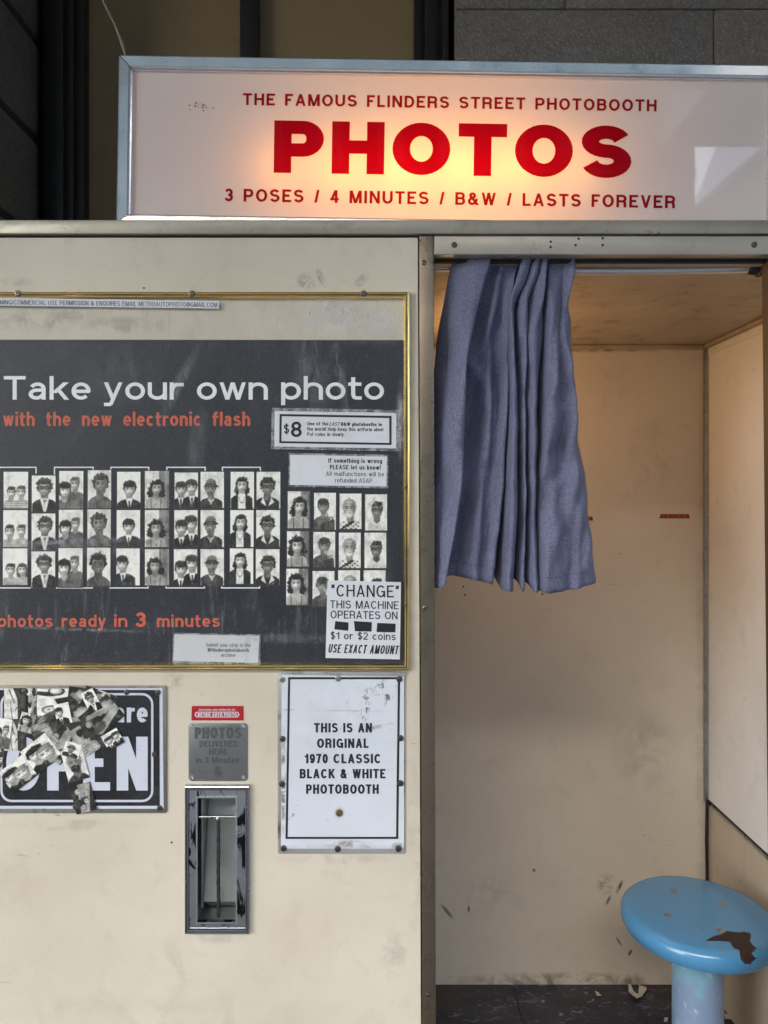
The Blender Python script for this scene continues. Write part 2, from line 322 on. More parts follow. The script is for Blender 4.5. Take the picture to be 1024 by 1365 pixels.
# translucent sign plastic: the lamp stands behind it
def translucent(name, col, tcol, fac, gloss):
    b = NB(name)
    n = b.noise(6, 5, 0.6); dfc = b.mix(b.ramp(n, 0.4, 0.75, 0, 0.18), col, tuple(x * 0.7 for x in col))
    df = b.n('ShaderNodeBsdfDiffuse'); b.l(dfc, df.inputs[0]); tl = b.n('ShaderNodeBsdfTranslucent'); tl.inputs[0].default_value = (*tcol, 1)
    m1 = b.n('ShaderNodeMixShader'); m1.inputs[0].default_value = fac; b.l(df.outputs[0], m1.inputs[1]); b.l(tl.outputs[0], m1.inputs[2])
    gls = b.n('ShaderNodeBsdfGlossy', Roughness=0.02); fr = b.n('ShaderNodeFresnel', IOR=1.5)
    bp = b.n('ShaderNodeBump', Strength=0.02, Distance=0.002); b.l(b.noise(5, 1), bp.inputs['Height']); b.l(bp.outputs[0], gls.inputs['Normal'])
    m2 = b.n('ShaderNodeMixShader'); b.l(b.mul(fr.outputs[0], gloss), m2.inputs[0]); b.l(m1.outputs[0], m2.inputs[1]); b.l(gls.outputs[0], m2.inputs[2])
    b.l(m2.outputs[0], b.out.inputs[0]); return b.m
M['sign_face'] = translucent('sign_plastic', (0.78, 0.80, 0.86), (0.95, 0.93, 0.9), 0.35, 1.0)
M['sign_red'] = translucent('sign_red_film', (0.33, 0.004, 0.02), (0.55, 0.001, 0.014), 0.6, 0.24)
M['sign_dark_red'] = translucent('sign_dark_red_film', (0.22, 0.006, 0.03), (0.60, 0.02, 0.02), 0.5, 0.24)
M['sign_inside'] = plain('sign_inside_white', (0.07, 0.07, 0.07), 0.6)

# cloth
b = NB('blue_cloth')
wv1 = b.noise(900, 2, 0.5, stretch=(1, 1, 0.12)); wv2 = b.noise(520, 3, 0.6, stretch=(0.07, 1, 1)); big = b.noise(7, 4, 0.6)
wea = b.mul(wv1, wv2, 'ADD')
c = b.mix(b.ramp(wea, 0.8, 1.2), (0.085, 0.093, 0.17), (0.185, 0.20, 0.315))
c = b.mix(b.ramp(big, 0.35, 0.75, 0, 0.35), c, (0.12, 0.13, 0.22))
b.base(c); b.set(Roughness=0.75, Sheen_Weight=0.08, Sheen_Roughness=0.4); 
b.bump(b.mul(wea, b.mul(b.noise(40, 3, 0.5), .4), 'ADD'), 0.22, 0.001); M['cloth'] = b.m
# stool
b = NB('blue_enamel'); n = b.noise(30, 4); c = b.mix(b.ramp(n, 0.4, 0.75, 0, 0.2), (0.075, 0.265, 0.50), (0.09, 0.25, 0.43))
v = b.n('ShaderNodeTexVoronoi', Scale=30.0); b.l(b.co, v.inputs['Vector']); c = b.mix(b.mul(b.ramp(v.outputs[0], 0.05, 0.035), b.ramp(b.noise(8, 2), 0.55, 0.6)), c, (0.02, 0.03, 0.05))
b.base(c); b.set(Roughness=0.24, Coat_Weight=0.4, Coat_Roughness=0.15); b.bump(b.noise(120, 3), 0.08, 0.001); M['stool'] = b.m
b = NB('pedestal_paint'); n = b.noise(9, 5, 0.6, dist=1.2, stretch=(1, 1, 0.6)); n2 = b.noise(60, 6, 0.7)
c = b.mix(b.ramp(n, 0.47, 0.52), (0.20, 0.40, 0.52), (0.22, 0.31, 0.48)); c = b.mix(b.ramp(n2, 0.68, 0.70), c, (0.03, 0.06, 0.09)); c = b.mix(b.ramp(b.noise(25, 5, 0.7, loc=(4, 4, 4)), 0.6, 0.66), c, (0.42, 0.50, 0.60))
b.base(c); b.set(Roughness=0.35); b.bump(n2, 0.2, 0.001); M['pedestal'] = b.m
M['rust'] = painted('rusty_metal', (0.055, 0.022, 0.015), (0.018, 0.010, 0.010), 0.7, 0.6, 0.8, 0.5, seed=90)
# floor vinyl
b = NB('marbled_vinyl'); n = b.noise(9, 7, 0.75, stretch=(0.5, 1, 1), dist=2.0); n2 = b.noise(42, 6, 0.7, stretch=(0.45, 1, 1), dist=1.8)
c = b.mix(b.ramp(n, 0.4, 0.65), (0.012, 0.013, 0.024), (0.032, 0.034, 0.052)); c = b.mix(b.ramp(n2, 0.57, 0.66), c, (0.20, 0.215, 0.28))
c = b.mix(b.mul(b.ramp(b.noise(5, 4, loc=(3, 1, 0)), 0.55, 0.66), 0.8), c, (0.035, 0.02, 0.014))
b.base(c); b.set(Roughness=0.4); b.bump(n2, 0.1, 0.001); M['vinyl'] = b.m
# stone and street
def stone(name, c0, c1, pit=1.0, scale=38):
    b = NB(name); n = b.noise(scale, 7, 0.75); g = b.noise(3, 4); v = b.n('ShaderNodeTexVoronoi', Scale=scale * 2.6); b.l(b.co, v.inputs['Vector'])
    c = b.mix(b.ramp(n, 0.3, 0.7), c0, c1); c = b.mix(b.ramp(g, 0.4, 0.7, 0, 0.4), c, tuple(x * 0.6 for x in c0)); c = b.mix(b.mul(b.ramp(v.outputs[0], 0.35, 0.1), 0.5), c, tuple(min(1, x * 1.7) for x in c1))
    b.base(c); b.set(Roughness=0.8); b.bump(b.mul(n, v.outputs[0], 'ADD'), 0.55 * pit, 0.012); return b.m
M['stone'] = stone('dark_stone', (0.125, 0.117, 0.112), (0.22, 0.205, 0.20))
M['pilaster'] = stone('dark_pilaster_stone', (0.08, 0.074, 0.074), (0.12, 0.11, 0.11), 0.25, 25)
M['mortar'] = plain('dark_mortar', (0.02, 0.018, 0.017), 0.9)
M['blackwood'] = painted('black_gloss_wood', (0.008, 0.008, 0.009), (0.02, 0.018, 0.016), 0.5, 0.35, 0.2, 0.3, seed=100)
M['brownboard'] = painted('brown_board', (0.25, 0.18, 0.09), (0.17, 0.12, 0.065), 0.6, 0.55, 0.2, 0.1, seed=110)
M['plaster'] = painted('plaster', (0.30, 0.28, 0.25), (0.2, 0.18, 0.16), 0.4, 0.8, 0.2, 0.1, seed=120)
M['canopy'] = plain('canopy_soffit', (0.62, 0.61, 0.60), 0.7, 0.2, 3)
M['asphalt'] = plain('asphalt', (0.05, 0.05, 0.052), 0.85, 0.4, 30)
M['paving'] = stone('paving', (0.13, 0.128, 0.125), (0.18, 0.175, 0.17), 0.3, 20)
M['facade'] = plain('facade_stone', (0.42, 0.38, 0.33), 0.8, 0.3, 1)
M['facade2'] = plain('facade_render', (0.50, 0.49, 0.48), 0.8, 0.3, 1)
M['winglass'] = plain('window_glass', (0.04, 0.05, 0.06), 0.08, 0.2, 1)
M['twine'] = plain('twine', (0.30, 0.25, 0.19), 0.9, 0.5, 300)
M['rag'] = plain('torn_paper', (0.50, 0.46, 0.40), 0.8, 0.3, 200)

# ---------------------------------------------------------------- stroke lettering
def arc(cx, cy, rx, ry, a0, a1, n=0):
    n = n or max(3, int(abs(a1 - a0) / 15)); return [(cx + rx * math.cos(R(a0 + (a1 - a0) * i / n)), cy + ry * math.sin(R(a0 + (a1 - a0) * i / n))) for i in range(n + 1)]
O_ = arc(.5, .5, .5, .5, 0, 360, 32)
B0, T1 = 5.0, 6.0   # raw y 0 and 1 (v > 3 means raw y = v - 5)
G = {
 'A': (.76, [('D', (0, B0), (.5, T1)), ('D', (1, B0), (.5, T1)), ('S', [(.2, .26), (.8, .26)])]),
 'B': (.70, [('S', [(0, B0), (0, T1)]), ('S', [(0, 1), (.5, 1)] + arc(.62, .765, .32, .235, 90, -90) + [(0, .53)]), ('S', [(0, .53), (.5, .53)] + arc(.66, .265, .34, .265, 90, -90) + [(0, 0)])]),
 'C': (.75, [('S', arc(.5, .5, .5, .5, 38, 322, 24))]),
 'D': (.72, [('S', [(0, B0), (0, T1)]), ('S', [(0, 1), (.42, 1)] + arc(.45, .5, .55, .5, 90, -90) + [(0, 0)])]),
 'E': (.62, [('S', [(0, B0), (0, T1)]), ('S', [(0, 1), (6, 1)]), ('S', [(0, .52), (.94, .52)]), ('S', [(0, 0), (6, 0)])]),
 'F': (.58, [('S', [(0, B0), (0, T1)]), ('S', [(0, 1), (6, 1)]), ('S', [(0, .5), (.9, .5)])]),
 'G': (.78, [('S', arc(.5, .5, .5, .5, 40, 350, 26) + []), ('S', [(1, B0), (1, .46)]), ('S', [(.55, .46), (6, .46)])]),
 'H': (.72, [('S', [(0, B0), (0, T1)]), ('S', [(1, B0), (1, T1)]), ('S', [(0, .52), (1, .52)])]),
 'I': (0, [('S', [(0, B0), (0, T1)])]),
 'J': (.56, [('S', [(1, T1), (1, .35)] + arc(.5, .32, .5, .32, 0, -180))]),
 'K': (.74, [('S', [(0, B0), (0, T1)]), ('D', (.12, 5.36), (.98, T1)), ('D', (1.02, B0), (.36, 5.62))]),
 'L': (.56, [('S', [(0, B0), (0, T1)]), ('S', [(0, 0), (6, 0)])]),
 'M': (.86, [('S', [(0, B0), (0, T1)]), ('S', [(1, B0), (1, T1)]), ('D', (.5, B0), (.04, T1)), ('D', (.5, B0), (.96, T1))]),
 'N': (.72, [('S', [(0, B0), (0, T1)]), ('S', [(1, B0), (1, T1)]), ('D', (1, B0), (0, T1))]),
 'O': (.80, [('S', O_)]),
 'P': (.68, [('S', [(0, B0), (0, T1)]), ('S', [(0, 1), (.5, 1)] + arc(.62, .71, .38, .29, 90, -90) + [(0, .42)])]),
 'Q': (.80, [('S', O_), ('D', (1.0, B0), (.6, 5.3))]),
 'R': (.72, [('S', [(0, B0), (0, T1)]), ('S', [(0, 1), (.5, 1)] + arc(.62, .735, .36, .265, 90, -90) + [(0, .47)]), ('S', [(.6, .47)] + arc(.68, .30, .26, .17, 90, 0) + [(.97, B0)])]),
 'S': (.69, [('S', arc(.5, .76, .48, .24, 18, 250, 18) + [(.5, .515)] + arc(.5, .26, .5, .26, 78, -163, 18))]),
 'T': (.66, [('S', [(.5, B0), (.5, T1)]), ('S', [(5, 1), (6, 1)])]),
 'U': (.72, [('S', [(0, T1), (0, .35)] + arc(.5, .35, .5, .35, 180, 360) + [(1, T1)])]),
 'V': (.72, [('D', (.5, B0), (0, T1)), ('D', (.5, B0), (1, T1))]),
 'W': (1.02, [('D', (.26, B0), (0, T1)), ('D', (.26, B0), (.5, T1)), ('D', (.74, B0), (.5, T1)), ('D', (.74, B0), (1, T1))]),
 'X': (.72, [('D', (0, B0), (1, T1)), ('D', (1, B0), (0, T1))]),
 'Y': (.72, [('S', [(.5, B0), (.5, .45)]), ('D', (.5, 5.36), (0, T1)), ('D', (.5, 5.36), (1, T1))]),
 'Z': (.64, [('S', [(5, 1), (6, 1)]), ('S', [(5, 0), (6, 0)]), ('D', (0, B0), (1, T1))]),
 '0': (.58, [('S', O_)]), '1': (.40, [('S', [(1, B0), (1, T1)]), ('S', [(5, .78), (1, .80)])]),
 '2': (.58, [('S', arc(.5, .7, .5, .3, 170, -30, 12) + [(.0, 0)]), ('S', [(5, 0), (6, 0)])]),
 '3': (.58, [('S', arc(.5, .755, .45, .245, 165, -90, 16)), ('S', arc(.5, .26, .5, .26, 100, -168, 16)), ('S', [(.38, .51), (.6, .51)])]),
 '4': (.60, [('S', [(.78, B0), (.78, T1)]), ('S', [(5, .24), (6, .24)]), ('D', (.0, 5.22), (.68, T1))]),
 '5': (.58, [('S', [(.12, 1), (6, 1)]), ('S', [(.08, T1), (.05, .5)]), ('S', arc(.5, .32, .5, .32, 130, -165, 16))]),
 '7': (.56, [('S', [(5, 1), (6, 1)]), ('D', (.25, B0), (1, T1))]),
 '8': (.60, [('S', arc(.5, .76, .44, .24, 0, 360, 20)), ('S', arc(.5, .26, .5, .26, 0, 360, 20))]),
 '9': (.58, [('S', arc(.5, .68, .5, .32, 0, 360, 20)), ('S', [(1, .68)] + arc(.5, .45, .5, .45, 0, -150, 12))]),
 '/': (.36, [('D', (0, B0), (1, T1))]), '.': (0, [('S', [(0, B0), (0, 'w')])]), '!': (0, [('S', [(0, B0), (0, 'w')]), ('S', [(0, 5.30), (0, T1)])]),
 "'": (0, [('S', [(0, 5.7), (0, T1)])]), '"': (.32, [('D', (0.0, 5.70), (.14, T1)), ('D', (.86, 5.70), (1, T1))]), '-': (.34, [('S', [(5, .4), (6, .4)])]), ',': (0, [('D', (-.5, 4.85), (0, 5.15))]),
 '&': (.78, [('D', (1.02, B0), (.16, 5.74)), ('S', arc(.40, .80, .25, .20, 0, 360, 16)), ('S', [(.58, .66), (.34, .52)] + arc(.36, .26, .36, .26, 115, 325, 14) + [(.80, .24), (.92, .50)])]),
 '$': (.58, [('S', arc(.5, .76, .48, .22, 18, 250, 14) + [(.5, .515)] + arc(.5, .28, .5, .24, 78, -163, 14)), ('S', [(.5, 4.9), (.5, 6.1)])]),
 '@': (.95, [('S', arc(.5, .45, .5, .55, -60, -395 + 0, 28)), ('S', arc(.5, .48, .2, .24, 0, 360, 14)), ('S', [(.72, .75), (.72, .25), (.95, .3)])]),
}
L = {  # lowercase, body height xh
 'a': (.56, [('S', arc(.5, .68, .42, .32, 160, 0, 10) + [(.92, B0)]), ('S', [(.92, .58), (.5, .56)] + arc(.42, .28, .40, .28, 90, 330, 12) + [(.92, .3)])]),
 'b': (.60, [('S', [(0, B0), (0, T1)]), ('S', arc(.5, .5, .5, .5, 0, 360, 20))]),
 'c': (.56, [('S', arc(.5, .5, .5, .5, 42, 318, 16))]),
 'd': (.60, [('S', [(1, B0), (1, T1)]), ('S', arc(.5, .5, .5, .5, 0, 360, 20))]),
 'e': (.58, [('S', [(.02, .48), (.98, .48)] + arc(.5, .5, .5, .5, 2, 315, 20))]),
 'f': (.42, [('S', [(.25, B0), (.25, 5.74), (.34, 5.86), (.60, 5.92), (1.25, 5.92)]), ('S', [(4.94, 1), (6, 1)])]),
 'g': (.60, [('S', arc(.5, .5, .5, .5, 0, 360, 20)), ('S', [(1, 5.72), (1, 4.98), (.85, 4.86), (.5, 4.82), (.1, 4.88)])]),
 'h': (.58, [('S', [(0, B0), (0, T1)]), ('S', arc(.5, .62, .5, .38, 180, 0, 12) + [(1, B0)])]),
 'i': (0, [('S', [(0, B0), (0, 5.73)]), ('S', [(0, 5.84), (0, T1)])]),
 'k': (.58, [('S', [(0, B0), (0, T1)]), ('D', (.15, 5.28), (.95, 5.73)), ('D', (1.0, B0), (.42, 5.44))]),
 'l': (0, [('S', [(0, B0), (0, T1)])]),
 'm': (.90, [('S', [(0, B0), (0, 5.73)]), ('S', arc(.25, .68, .25, .32, 180, 0, 10) + [(.5, B0)]), ('S', arc(.75, .68, .25, .32, 180, 0, 10) + [(1, B0)])]),
 'n': (.58, [('S', [(0, B0), (0, 5.73)]), ('S', arc(.5, .62, .5, .38, 180, 0, 12) + [(1, B0)])]),
 'o': (.60, [('S', arc(.5, .5, .5, .5, 0, 360, 24))]),
 'p': (.60, [('S', [(0, 4.77), (0, 5.73)]), ('S', arc(.5, .5, .5, .5, 0, 360, 20))]),
 'r': (.42, [('S', [(0, B0), (0, 5.73)]), ('S', [(0, .45), (.12, .78), (.42, .96), (6, .97)])]),
 's': (.54, [('S', arc(.5, .76, .46, .24, 20, 250, 12) + [(.5, .51)] + arc(.5, .26, .5, .26, 78, -160, 12))]),
 't': (.40, [('S', [(.32, 5.95), (.32, 5.22), (.42, 5.11), (.65, 5.075), (1.25, 5.075)]), ('S', [(5, 1), (6, 1)])]),
 'u': (.58, [('S', [(1, B0), (1, 5.73)]), ('S', [(0, 5.73), (0, .38)] + arc(.5, .38, .5, .38, 180, 360, 12))]),
 'v': (.56, [('D', (.5, B0), (0, 5.73)), ('D', (.5, B0), (1, 5.73))]),
 'w': (.80, [('D', (.26, B0), (0, 5.73)), ('D', (.26, B0), (.5, 5.73)), ('D', (.74, B0), (.5, 5.73)), ('D', (.74, B0), (1, 5.73))]),
 'y': (.56, [('D', (.5, B0), (0, 5.73)), ('D', (.30, 4.77), (1, 5.73)), ('S', [(5, 4.80), (.34, 4.80)])]),
}
_gc = {}
def glyph(ch, w, wd, hr):
    k = (ch, w, wd, hr)
    if k in _gc: return _gc[k]
    low = ch in L; W0, st = (L if low else G)[ch]; W = max(w, W0 * wd + (w - 0.16) * 0.5 if W0 else w); H = 0.73 if low else 1.0
    wh = w * hr
    def my(v):
        if v == 'w': return w
        return v - 5 if v > 3 else wh / 2 + v * (H - wh)
    def mx(u): return (u - 5) * W if u > 3 else w / 2 + u * (W - w)
    polys = []
    for s in st:
        if s[0] == 'D':
            (u0, v0), (u1, v1) = s[1], s[2]; x0, y0, x1, y1 = mx(u0), my(v0), mx(u1), my(v1)
            h = min(w * 0.92 * math.hypot(x1 - x0, y1 - y0) / abs(y1 - y0) / 2, w * 1.2)
            polys.append([(x0 - h, y0), (x0 + h, y0), (x1 + h, y1), (x1 - h, y1)])
        else:
            p = [(mx(u), my(v)) for u, v in s[1]]; n = len(p)
            q = [p[0]]
            for a in p[1:]:
                if math.hypot(a[0] - q[-1][0], a[1] - q[-1][1]) > 1e-4: q.append(a)
            p = q; n = len(p)
            closed = math.hypot(p[0][0] - p[-1][0], p[0][1] - p[-1][1]) < 1e-4
            Lf, Rt = [], []
            for i in range(n):
                if closed: a, c = p[(i - 1) % (n - 1)] if i else p[-2], p[1] if i == n - 1 else p[i + 1]
                else: a, c = p[max(i - 1, 0)], p[min(i + 1, n - 1)]
                b_ = p[i]
                d1 = (b_[0] - a[0], b_[1] - a[1]); d2 = (c[0] - b_[0], c[1] - b_[1])
                if not closed and i == 0: d1 = d2
                if not closed and i == n - 1: d2 = d1
                l1 = math.hypot(*d1) or 1; l2 = math.hypot(*d2) or 1
                t = (d1[0] / l1 + d2[0] / l2, d1[1] / l1 + d2[1] / l2); lt = math.hypot(*t) or 1
                nx, ny = -t[1] / lt, t[0] / lt; cosh = max(0.5, (nx * -d1[1] + ny * d1[0]) / l1)
                sx, sy = nx * w / 2 / cosh, ny * wh / 2 / cosh
                Lf.append((b_[0] + sx, b_[1] + sy)); Rt.append((b_[0] - sx, b_[1] - sy))
            for i in range(n - 1): polys.append([Rt[i], Rt[i + 1], Lf[i + 1], Lf[i]])
    vs, fs = [], []
    for q in polys:
        ar = sum(q[i][0] * q[(i + 1) % 4][1] - q[(i + 1) % 4][0] * q[i][1] for i in range(4))
        if abs(ar) < 1e-7: continue
        if ar < 0: q = q[::-1]
        fs.append(list(range(len(vs), len(vs) + 4))); vs += [Vector(a) for a in q]
    ov, oe, of, _, _, ofo = delaunay_2d_cdt(vs, [], fs, 0, 1e-5)
    tris = []
    quads = [[vs[i] for i in f] for f in fs]
    def inside(p):
        for q in quads:
            c = False
            for i in range(4):
                a, b_ = q[i], q[i - 1]
                if (a[1] > p[1]) != (b_[1] > p[1]) and p[0] < (b_[0] - a[0]) * (p[1] - a[1]) / (b_[1] - a[1]) + a[0]: c = not c
            if c: return True
        return False
    for f in of:
        if not inside((sum(ov[i][0] for i in f) / len(f), sum(ov[i][1] for i in f) / len(f))): continue
        a = sum(ov[f[i]][0] * ov[f[(i + 1) % len(f)]][1] - ov[f[(i + 1) % len(f)]][0] * ov[f[i]][1] for i in range(len(f)))
        tris.append(list(f) if a > 0 else list(f)[::-1])
    _gc[k] = (W, [(v[0], v[1]) for v in ov], tris); return _gc[k]

def text_me(s, width, cap, w=0.18, wd=1.0, track=None, slant=0.0, sel=None, trk=0.12, emboss=0.0, hr=0.88, align='L', space=0.34, rise=0.0):
    """text in the local XZ plane, baseline z = 0, x from 0 to width (metres); track=None fits the width by spacing"""
    for _ in range(5):
        wd = round(wd, 3); gl = [None if c == ' ' else glyph(c, w, wd, hr) for c in s]
        nat = sum(space * wd if g_ is None else g_[0] for g_ in gl) * cap; sp = (width - nat) / max(1, len(s) - 1)
        if track is not None or len(s) < 2 or abs(sp - trk * cap) < .02 * cap: break
        k = 1 + (sp - trk * cap) * (len(s) - 1) / nat * .9; wd = max(.6, min(1.7, wd * k))
    if track is None:
        sp = (width - nat) / max(1, len(s) - 1)
        if sp < cap * 0.04:      # too tight: narrow the letters
            k = (width - cap * 0.07 * (len(s) - 1)) / nat; xs = k; sp = cap * 0.07
        else: xs = 1.0
    else: sp = track * cap; xs = 1.0
    tot = nat * xs + sp * (len(s) - 1)
    x = 0.0 if align == 'L' else (width - tot) / 2
    V, Fs = [], []
    for ci, g_ in enumerate(gl):
        if g_ is None: x += space * wd * cap * xs + sp; continue
        W, vs, tr = g_; b0 = len(V)
        for vx, vy in vs: V.append((x + (vx + slant * vy) * cap * xs, -emboss, vy * cap + rise * x))
        if sel is not None and ci not in sel: del V[b0:]
        else: Fs += [[b0 + i for i in t] for t in tr]
        x += W * cap * xs + sp
    if emboss:
        cnt = {}
        for f in Fs:
            for i in range(len(f)):
                e = (f[i], f[(i + 1) % len(f)]); cnt[e] = 1
        n0 = len(V); V += [(a, 0.0, c) for a, _, c in V]
        for (a, b_) in list(cnt):
            if (b_, a) not in cnt: Fs.append([b_, a, a + n0, b_ + n0])
    me = bpy.data.meshes.new('text'); me.from_pydata(V, [], Fs); me.update(); return me
def text(name, s, x0, x1, base, cap, y, mat, parent, slope=0.0, **kw):
    """slope: pixels the line falls from x0 to x1"""
    me = text_me(s, (x1 - x0) * M2, cap * M2, rise=-slope / (x1 - x0), **kw)
    me.transform(Matrix.Translation((X(x0), y, Z(base))))
    return link(name, me, mat, parent)

def flat(name, pts, y, mat, parent, local=False):
    me = bpy.data.meshes.new(name); me.from_pydata([(x, y, z) for x, z in pts], [], [list(range(len(pts)))]); me.update()
    if me.polygons[0].normal.y > 0: me.flip_normals()
    return link(name, me, mat, parent, local)

# screws: one mesh per kind, shared
def screw_me(r, h, name='screw'):
    return lathe_me([(r * 0.22, h * 0.35), (r * 0.30, h * 0.9), (r * 0.6, h), (r * 0.9, h * 0.7), (r, 0.0), (r, -0.001)], 12, 'Y', name)
_sm = {}
def screw(px, py, y, parent, r=4.6, h=0.0022, mat='screw', name='screw', local=None):
    k = (r, h, mat)
    if k not in _sm:
        _sm[k] = screw_me(r * M2, h); _sm[k].materials.append(M[mat])
    o = bpy.data.objects.new(name, _sm[k]); COL.objects.link(o); o.parent = parent
    if local: o.location = local
    else: o.matrix_parent_inverse = wm(parent).inverted(); o.location = (X(px), y, Z(py))
    return o
_hm = {}
def hole(px, py, y, parent, r=2.0, depth=0.0):
    if r not in _hm:
        _hm[r] = lathe_me([(r * M2 * 0.9, 0.0005), (r * M2, 0.0002), (r * M2, -0.0005)], 9, 'Y', 'hole'); _hm[r].materials.append(M['hole'])
    o = bpy.data.objects.new('screw_hole', _hm[r]); COL.objects.link(o); o.parent = parent
    o.matrix_parent_inverse = wm(parent).inverted(); o.location = (X(px, depth), y, Z(py, depth)); return o

# ---------------------------------------------------------------- the setting
bm = bmesh.new(); bmesh.ops.create_grid(bm, x_segments=1, y_segments=1, size=150)
struct(link('ground', bm2me(bm, 'ground'), M['asphalt']))
struct(box('pavement', -30, 30, -6.5, 1.0, -0.05, 0.12, M['paving'], bev=0.01))
YW = 0.95                                                       # face of the old wall behind the booth
wallt = thing('station_wall', 'dark rough stone wall rising behind the right half of the lit photo sign', 'wall', (0.35, YW, 0))
box('wall_core', X(600, YW), 6.0, YW + 0.05, YW + 0.4, 0, 4.4, M['mortar'], wallt)
def blk(x0, x1, y0, y1, parent=wallt, dep=YW, j=0.5, mat='stone', bev=0.006):
    return box('stone_block', X(x0 + j, dep), X(x1 - j, dep), dep + rnd.uniform(-0.002, 0.002), dep + 0.049, Z(y1 - j, dep), Z(y0 + j, dep), M[mat], parent, bev)
blk(607, 952, 12, 214); blk(952, 1300, 12, 214); blk(607, 1130, 214, 420); blk(1130, 1500, 214, 420)
blk(607, 754, -190, 12); blk(754, 1100, -190, 12); blk(1100, 1450, -190, 12)
blk(607, 952, -390, -190); blk(952, 1300, -390, -190)
# left pilaster, nearer than the wall and rusticated
pl = thing('stone_pilaster', 'dark smooth stone pilaster with grooved joints at the far left of the photo', 'pilaster', (-1.3, 0.8, 0))
ya, yb = 0.70, 1.12
xf = X(24, ya)
box('pilaster_core', X(-400, ya), X(57, yb) - 0.012, ya + 0.03, yb, 0, 4.3, M['mortar'], pl)
for k in range(-3, 3):
    z1 = Z(-62 + k * 157, ya)
    box('stone_block', X(-400, ya), X(60, yb) - 0.004, ya, yb - 0.01, z1 - 157 / F * (D + ya) + 0.012, z1 - 0.004, M['pilaster'], pl, 0.022)
# dark timber door surround with boarded panes
dr = thing('boarded_doorway', 'tall black timber doorway frame with brown boarded panes behind the sign', 'doorway', (X(330, 1.1), 1.1, 0))
def vbar(x0, x1, y0, y1, nm='frame_post'): return box(nm, X(x0, y0), X(x1, y0), y0, y1, 0, 4.3, M['blackwood'], dr, 0.004)
vbar(57, 84, 1.06, 1.2); vbar(84, 98, 1.075, 1.2, 'frame_moulding'); vbar(98, 112, 1.09, 1.2, 'frame_moulding')
vbar(320, 343.5, 1.08, 1.2, 'mullion'); vbar(552, 566, 1.09, 1.2, 'frame_moulding'); vbar(566, 590, 1.06, 1.2); vbar(590, 607, 1.0, 1.2, 'frame_moulding')
box('boarded_pane', X(112, 1.13), X(320, 1.13), 1.13, 1.15, 0, 4.3, M['brownboard'], dr)
box('boarded_pane', X(344, 1.131), X(552, 1.131), 1.13, 1.15, 0, 4.3, M['brownboard'], dr)
struct(box('back_wall', -4, X(605, 1.1), 1.21, 1.3, 0, 4.4, M['mortar']))
# soffit over the pavement, street and the buildings that the sign and metal mirror
struct(box('canopy', -14, 2.3, -3.9, 1.3, 4.3, 4.6, M['canopy'], bev=0.02))
struct(box('ceiling', 2.3, 14, -4.75, 1.3, 4.3, 4.6, M['canopy']))
for i in range(5): struct(box('ceiling_beam', -13 + i * 3.6, -12.7 + i * 3.6, -3.8, 1.2, 4.08, 4.3, M['canopy'], bev=0.01))
def building(name, label, x0, x1, y0, y1, h, fl, bays, mat):
    t = thing(name, label, 'building', ((x0 + x1) / 2, y1, 0))
    box('wall', x0, x1, y0, y1, 0, h, M[mat], t); box('cornice', x0 - .3, x1 + .3, y0, y1 + .5, h, h + .5, M[mat], t, 0.1)
    wme = None
    for i in range(fl):
        zz = 1.2 + i * (h - 1) / fl
        box('ledge', x0, x1, y1 + 0.003, y1 + .18, zz - .35, zz - .2, M[mat], t)
        for j in range(bays):
            xx = x0 + (j + .5) * (x1 - x0) / bays; ww = (x1 - x0) / bays * .28; hh = (h - 1) / fl * .6
            if wme is None:
                bm = bmesh.new(); add_box(bm, -ww, ww, 0, .05, 0, hh, 0); wme = bm2me(bm, 'window'); wme.materials.append(M['winglass'])
            o = bpy.data.objects.new('window', wme); COL.objects.link(o); o.parent = t; o.matrix_parent_inverse = wm(t).inverted(); o.location = (xx, y1 + .004, zz)
building('street_building', 'pale stone building across the street mirrored faintly in the sign', -22, 11.6, -40, -26, 16.5, 5, 15, 'facade')
building('corner_building', 'ornate stone corner building mirrored in the lower right of the sign', 16, 34, -50, -22, 15.5, 5, 7, 'facade2')

# ---------------------------------------------------------------- the booth
BD = 0.71                              # inside depth
ZC = CZ + (CY - 460) / F * (D + BD)    # inner ceiling
ZF = CZ - (1312 - CY) / F * (D + BD)   # inner floor
XR = X(943, BD)                        # inner right wall
bo = thing('photo_booth', 'cream metal photo booth with open doorway on the right and machine panel on the left', 'photo booth', (0, 0.3, 0.12))
ch = (249.5, 331.5, 1047.5, 1240.5)        # delivery chute hole
outer = [(X(-260), 0.13), (X(562.5), 0.13), (X(557), Z(317)), (X(-260), Z(317))]
inner = [(X(ch[0]), Z(ch[3])), (X(ch[1]), Z(ch[3])), (X(ch[1]), Z(ch[2])), (X(ch[0]), Z(ch[2]))]
ring('front_panel', outer, inner, 0.0, 0.012, M['cream'], bo)
box('top_rail', X(-262), X(1150), -0.008, 0.05, Z(313.5), Z(295.5), M['rail'], bo, 0.0012)
box('panel_gap', X(-262), X(1150), 0.004, 0.012, Z(317), Z(313.5), M['black'], bo)
prism('corner_post', [(X(564.5), 0.13), (X(582), 0.13), (X(578), Z(315.5)), (X(558.5), Z(315.5))], -0.004, 0.035, M['post'], bo, 0.0012)
box('side_return', X(-262), X(-258), 0.013, BD + 0.02, 0.13, Z(316), M['cream'], bo)
box('lintel', X(578.6), X(1150), -0.0065, 0.02, Z(340.5), Z(316.5), M['lintel'], bo, 0.001)
prism('right_post', [(X(1044), 0.13), (X(1160), 0.13), (X(1160), Z(341.5)), (X(1030), Z(341.5))], -0.004, 0.035, M['jamb'], bo, 0.001)
box('lintel_shade_strip', X(582), X(1150), 0.0205, 0.027, ZC + 0.0005, Z(338), M['black'], bo)  # black strip stands in for the shade under the lintel
